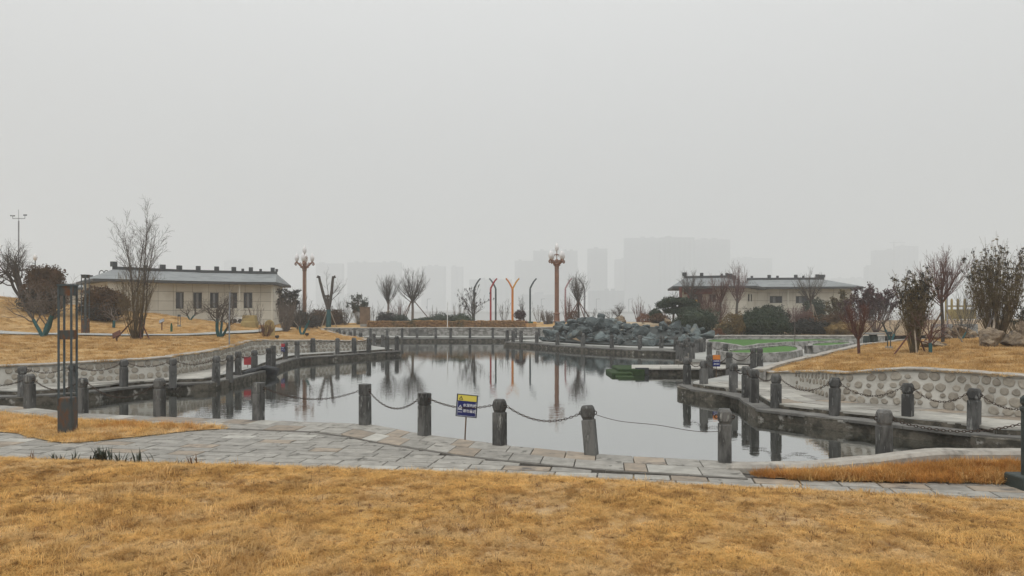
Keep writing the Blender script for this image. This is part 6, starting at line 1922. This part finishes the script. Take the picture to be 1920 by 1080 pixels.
# ------------------------------------------------------------------ grass
protos = {}
def clump_set(key, n, blades, radius, lmin, lmax, wid, lay, m, seed):
    cset = bpy.data.collections.new('grass_clumps_' + key)
    for k in range(n):
        rg = np.random.default_rng(seed + k)
        N = blades
        ang = rg.uniform(0, 2*PI, N); rad = radius * np.sqrt(rg.random(N))
        base = np.stack([rad*np.cos(ang), rad*np.sin(ang), np.full(N, -.008)], 1)
        az = rg.uniform(0, 2*PI, N); L = rg.uniform(lmin, lmax, N)
        tilt = np.clip(rg.normal(lay, .3, N), .1, 1.5)
        d = np.stack([np.cos(az)*np.sin(tilt), np.sin(az)*np.sin(tilt), np.cos(tilt)], 1)
        d2 = d.copy(); d2[:, 2] -= .55; d2 /= np.linalg.norm(d2, axis=1, keepdims=True)
        side = np.stack([-np.sin(az), np.cos(az), 0*az], 1) * wid
        mid = base + d * (L*.55)[:, None]; tip = mid + d2 * (L*.5)[:, None]
        tip[:, 2] = np.maximum(tip[:, 2], .004)
        V = np.stack([base - side, base + side, mid + side*.8, mid - side*.8, tip], 1).reshape(-1, 3)
        i = np.arange(N) * 5
        mb = MB(); mb.add(V, np.stack([i, i+1, i+2, i+3], 1), np.stack([i+3, i+2, i+4], 1))
        ob = mb.build('clump', m)
        COL.objects.unlink(ob); cset.objects.link(ob)
    return cset
def grass(name, label, P, cset, smin=.7, smax=1.3):
    """clumps instanced on points"""
    me = bpy.data.meshes.new(name)
    P = np.asarray(P, np.float32)
    me.vertices.add(len(P)); me.vertices.foreach_set('co', P.ravel()); me.update()
    o = link(name, me)
    ng = bpy.data.node_groups.new(name, 'GeometryNodeTree')
    ng.interface.new_socket('Geometry', in_out='INPUT', socket_type='NodeSocketGeometry')
    ng.interface.new_socket('Geometry', in_out='OUTPUT', socket_type='NodeSocketGeometry')
    gi, go = ng.nodes.new('NodeGroupInput'), ng.nodes.new('NodeGroupOutput')
    ci = ng.nodes.new('GeometryNodeCollectionInfo'); ci.inputs['Collection'].default_value = cset
    ci.inputs['Separate Children'].default_value = True; ci.inputs['Reset Children'].default_value = True
    ip = ng.nodes.new('GeometryNodeInstanceOnPoints'); ip.inputs['Pick Instance'].default_value = True
    rv = ng.nodes.new('FunctionNodeRandomValue'); rv.data_type = 'FLOAT_VECTOR'
    rv.inputs[0].default_value = (-.12, -.12, 0); rv.inputs[1].default_value = (.12, .12, 6.283)
    sv = ng.nodes.new('FunctionNodeRandomValue'); sv.data_type = 'FLOAT'
    sv.inputs[2].default_value = smin; sv.inputs[3].default_value = smax; sv.inputs['Seed'].default_value = 5
    iv = ng.nodes.new('FunctionNodeRandomValue'); iv.data_type = 'INT'
    iv.inputs[4].default_value = 0; iv.inputs[5].default_value = len(cset.objects) - 1; iv.inputs['Seed'].default_value = 9
    ng.links.new(gi.outputs[0], ip.inputs['Points']); ng.links.new(ci.outputs[0], ip.inputs['Instance'])
    ng.links.new(rv.outputs[0], ip.inputs['Rotation']); ng.links.new(sv.outputs[1], ip.inputs['Scale']); ng.links.new(iv.outputs[2], ip.inputs['Instance Index'])
    ng.links.new(ip.outputs[0], go.inputs[0])
    md = o.modifiers.new('scatter', 'NODES'); md.node_group = ng
    return stuff(o, label, 'grass')
def scatter(poly, N, zf, seed, dens=None):
    rg = np.random.default_rng(seed)
    A = np.asarray(poly)[:, :2]
    x = rg.uniform(A[:, 0].min(), A[:, 0].max(), N); y = rg.uniform(A[:, 1].min(), A[:, 1].max(), N)
    k = inpoly(x, y, A) & (np.abs(x) < .72 * np.maximum(y, 0) + 1.0)
    x, y = x[k], y[k]
    if dens is not None:
        k = rg.random(len(x)) < np.array([dens(a, b) for a, b in zip(x, y)])
        x, y = x[k], y[k]
    return np.array([(a, b, zf(a, b)) for a, b in zip(x, y)])
cs_fine = clump_set('fine', 8, 80, .08, .03, .08, .0017, 1.22, M['grass'], 300)
cs_tall = clump_set('tall', 6, 50, .08, .08, .16, .002, .65, M['grass_red'], 330)
cs_mid = clump_set('mid', 6, 46, .10, .05, .11, .0022, .75, M['grass'], 340)
cs_far = clump_set('far', 6, 90, .22, .04, .1, .0032, .95, M['grass_far'], 350)
cs_lump = clump_set('lump', 6, 60, .12, .06, .13, .0032, .8, M['grass_lump'], 360)
cs_weed = clump_set('weed', 5, 9, .02, .03, .075, .0022, .55, M['grass_dark'], 370)
view_lawn = [tuple(p) for p in lawn_edge] + [(9, 5.6), (-9, 5.6)]
P = scatter(view_lawn, 58000, near_z, 1, lambda a, b: .68 + .9 * nz(a, b, 3, 1.6))
grass('dry_grass', 'short dry golden grass matting the foreground lawn', P, cs_fine)
cs_litter = clump_set('litter', 5, 7, .05, .03, .07, .0028, 1.42, M['grass_dark'], 380)
grass('dead_leaf_litter', 'dark scraps of dead leaf and twig lying in the foreground lawn', scatter(view_lawn, 9000, lambda a, b: near_z(a, b) + .012, 12, lambda a, b: .3 + 1.3 * nz(a, b, 16, 1.5)), cs_litter)
P2 = scatter(view_lawn, 8000, near_z, 2, lambda a, b: .35 + 1.1 * nz(a, b, 6, .8))
grass('dry_weeds', 'sparse dark dead weed tips in the foreground lawn', P2, cs_weed)
P3 = scatter(view_lawn, 5000, near_z, 7, lambda a, b: .05 + 1.8 * max(0, nz(a, b, 13, .55) - .05) + (.35 if a < -3.4 and b < 8.4 else 0))
grass('dry_grass_tufts', 'longer dry grass tufts on the lumpy foreground lawn', P3, cs_mid, .8, 1.5)
P4 = scatter(wedge_L, 3600, wl_z, 3)
grass('dry_grass', 'dry golden grass in the bed around the lattice lamp', P4, cs_mid)
k = P4[:, 0] > -8.2
grass('dry_grass_tall', 'taller russet grass at the right end of the lamp bed', scatter(wedge_L, 1500, wl_z, 9, lambda a, b: 1 if (a > -7.9 and b > 14.2 - (a + 7.9) * .05) else 0), cs_tall, .6, 1.1)
wr_poly = list(map(tuple, wedge_R_front)) + list(map(tuple, offset(kerb_line, -.1)[::-1]))
grass('russet_grass', 'long russet grass filling the kerbed bed at right', scatter(wr_poly, 5200, wr_z, 4, lambda a, b: 1 if (a > 5.0 or b < np.interp(a, kerb_line[:, 0], kerb_line[:, 1]) - .2) and a > 3.3 + (10.4 - b) else 0), cs_tall, .55, 1.15)
rp_ = [p for p in rl_poly if p[0] < 29]
grass('dry_grass', 'dry golden grass on the right lawn', scatter(rl_poly, 12000, terr, 5, lambda a, b: .9), cs_far)
lp_ = list(map(tuple, LWALL)) + [(-13, 70), (-50, 70), (-50, 21)]
gl = np.array([tuple(q) for q in crom(pY([(-120,36),(0,36.1),(100,36.3),(217,36.8),(300,37.6),(361,38.6),(430,40.6),(480,43.5),(515,48),(540,54)]), 60)])
grass('dry_grass', 'dry golden grass on the left lawn and hill', scatter(lp_, 26000, terr, 6, lambda a, b: (1 if np.min(np.hypot(gl[:, 0]-a, gl[:, 1]-b)) > .85 else 0) * (1 if b < 52 else .5)), cs_far)

rge = np.random.default_rng(31)
le = resample(lawn_edge, 2600); le = le[np.abs(le[:, 0]) < .75 * le[:, 1]]
k = rge.choice(len(le), 520)
jx = rge.normal(0, .06, 520)
grass('edge_grass', 'straggling dry grass creeping over the edge of the paving', np.stack([le[k, 0], le[k, 1] + jx - .02, np.full(520, .012)], 1), cs_mid, .45, 1.0)
grass('bed_grass', 'golden grass mixed into the russet bed at right', scatter(wr_poly, 2600, wr_z, 14, lambda a, b: (1 if a > 3.7 else 0) * (.45 + 1.2 * nz(a, b, 2, 1.5))), cs_mid, .9, 1.7)
tw_ = lambda a, b: terr(a, b) + .01
grass('lawn_tufts', 'rougher grass tufts on the right lawn', scatter(rl_poly, 9000, tw_, 21, lambda a, b: (1 if b < 27 else .4) * (.15 + 1.6 * max(0, nz(a, b, 5, .9)))), cs_lump, .8, 1.7)
grass('lawn_tufts', 'rougher grass tufts on the left lawn', scatter(lp_, 26000, tw_, 22, lambda a, b: (1 if b < 36 else .4) * (.1 + 1.4 * max(0, nz(a, b, 5, .7))) * (1 if np.min(np.hypot(gl[:, 0]-a, gl[:, 1]-b)) > .9 else 0)), cs_lump, .8, 1.7)
# weeds along the lawn edge
wr = random.Random(8)
for k, (px, py, s, n, lab) in enumerate([(62,856,.7,9,'small dark spiky weed tuft at the far left of the lawn edge'), (105,857,.8,12,'low dark weed tuft left of the largest one'), (140,857,.9,12,'dark weed tuft just left of the largest tuft'), (193,860,1.3,46,'largest dark green spiky weed tuft on the lawn edge'), (226,860,.9,16,'dark weed tuft touching the right of the largest'), (262,861,1.1,10,'tall thin weed tuft right of the largest'), (338,865,.6,7,'tiny dark weed tuft near the paving'), (363,866,1.2,8,'single upright brown weed at the lawn edge'), (155,893,.9,14,'flattened brown weed rosette in the lawn')]):
    p = W(px, py + 2, .05); 
    o = MB()
    for q in range(n):
        a = wr.uniform(0, 6.28); L = wr.uniform(.09, .2) * s; t = wr.uniform(.1, .8) if k != 8 else wr.uniform(1.0, 1.35)
        bx_, by_ = wr.gauss(0, .06 * s), wr.gauss(0, .03)
        d = Vector((math.cos(a)*math.sin(t), math.sin(a)*math.sin(t), math.cos(t)))
        sd = Vector((-math.sin(a), math.cos(a), 0)) * .009 * s
        b0 = Vector((bx_, by_, -.03)); m0 = b0 + d * L * .5 + Vector((0, 0, .01)); t0 = m0 + (d + Vector((0, 0, -.25))).normalized() * L * .55
        o.add([tuple(v) for v in (b0 - sd*.7, b0 + sd*.7, m0 + sd, m0 - sd, t0)], [(0,1,2,3)], [(3,2,4)])
    ob = o.build('weed_tuft', M['leaf_gr'] if k not in (7, 8, 0) else M['grass_dark']); ob.location = p
    tag(ob, lab, 'weed', 'weed tufts on the lawn edge')

# ------------------------------------------------------------------ haze: even winter air round everything
hz_m = bpy.data.materials.new('haze_air'); hz_m.use_nodes = True
nt = hz_m.node_tree
for n in list(nt.nodes): nt.nodes.remove(n)
pv = nt.nodes.new('ShaderNodeVolumePrincipled')
pv.inputs['Color'].default_value = (0.85, 0.855, 0.85, 1)
pv.inputs['Density'].default_value = HAZE
pv.inputs['Anisotropy'].default_value = 0.2
ou = nt.nodes.new('ShaderNodeOutputMaterial')
nt.links.new(pv.outputs['Volume'], ou.inputs['Volume'])
ob = MB().box((0, 1350, 78), (5600, 3300, 172)).build('haze', hz_m)
ob['kind'] = 'stuff'
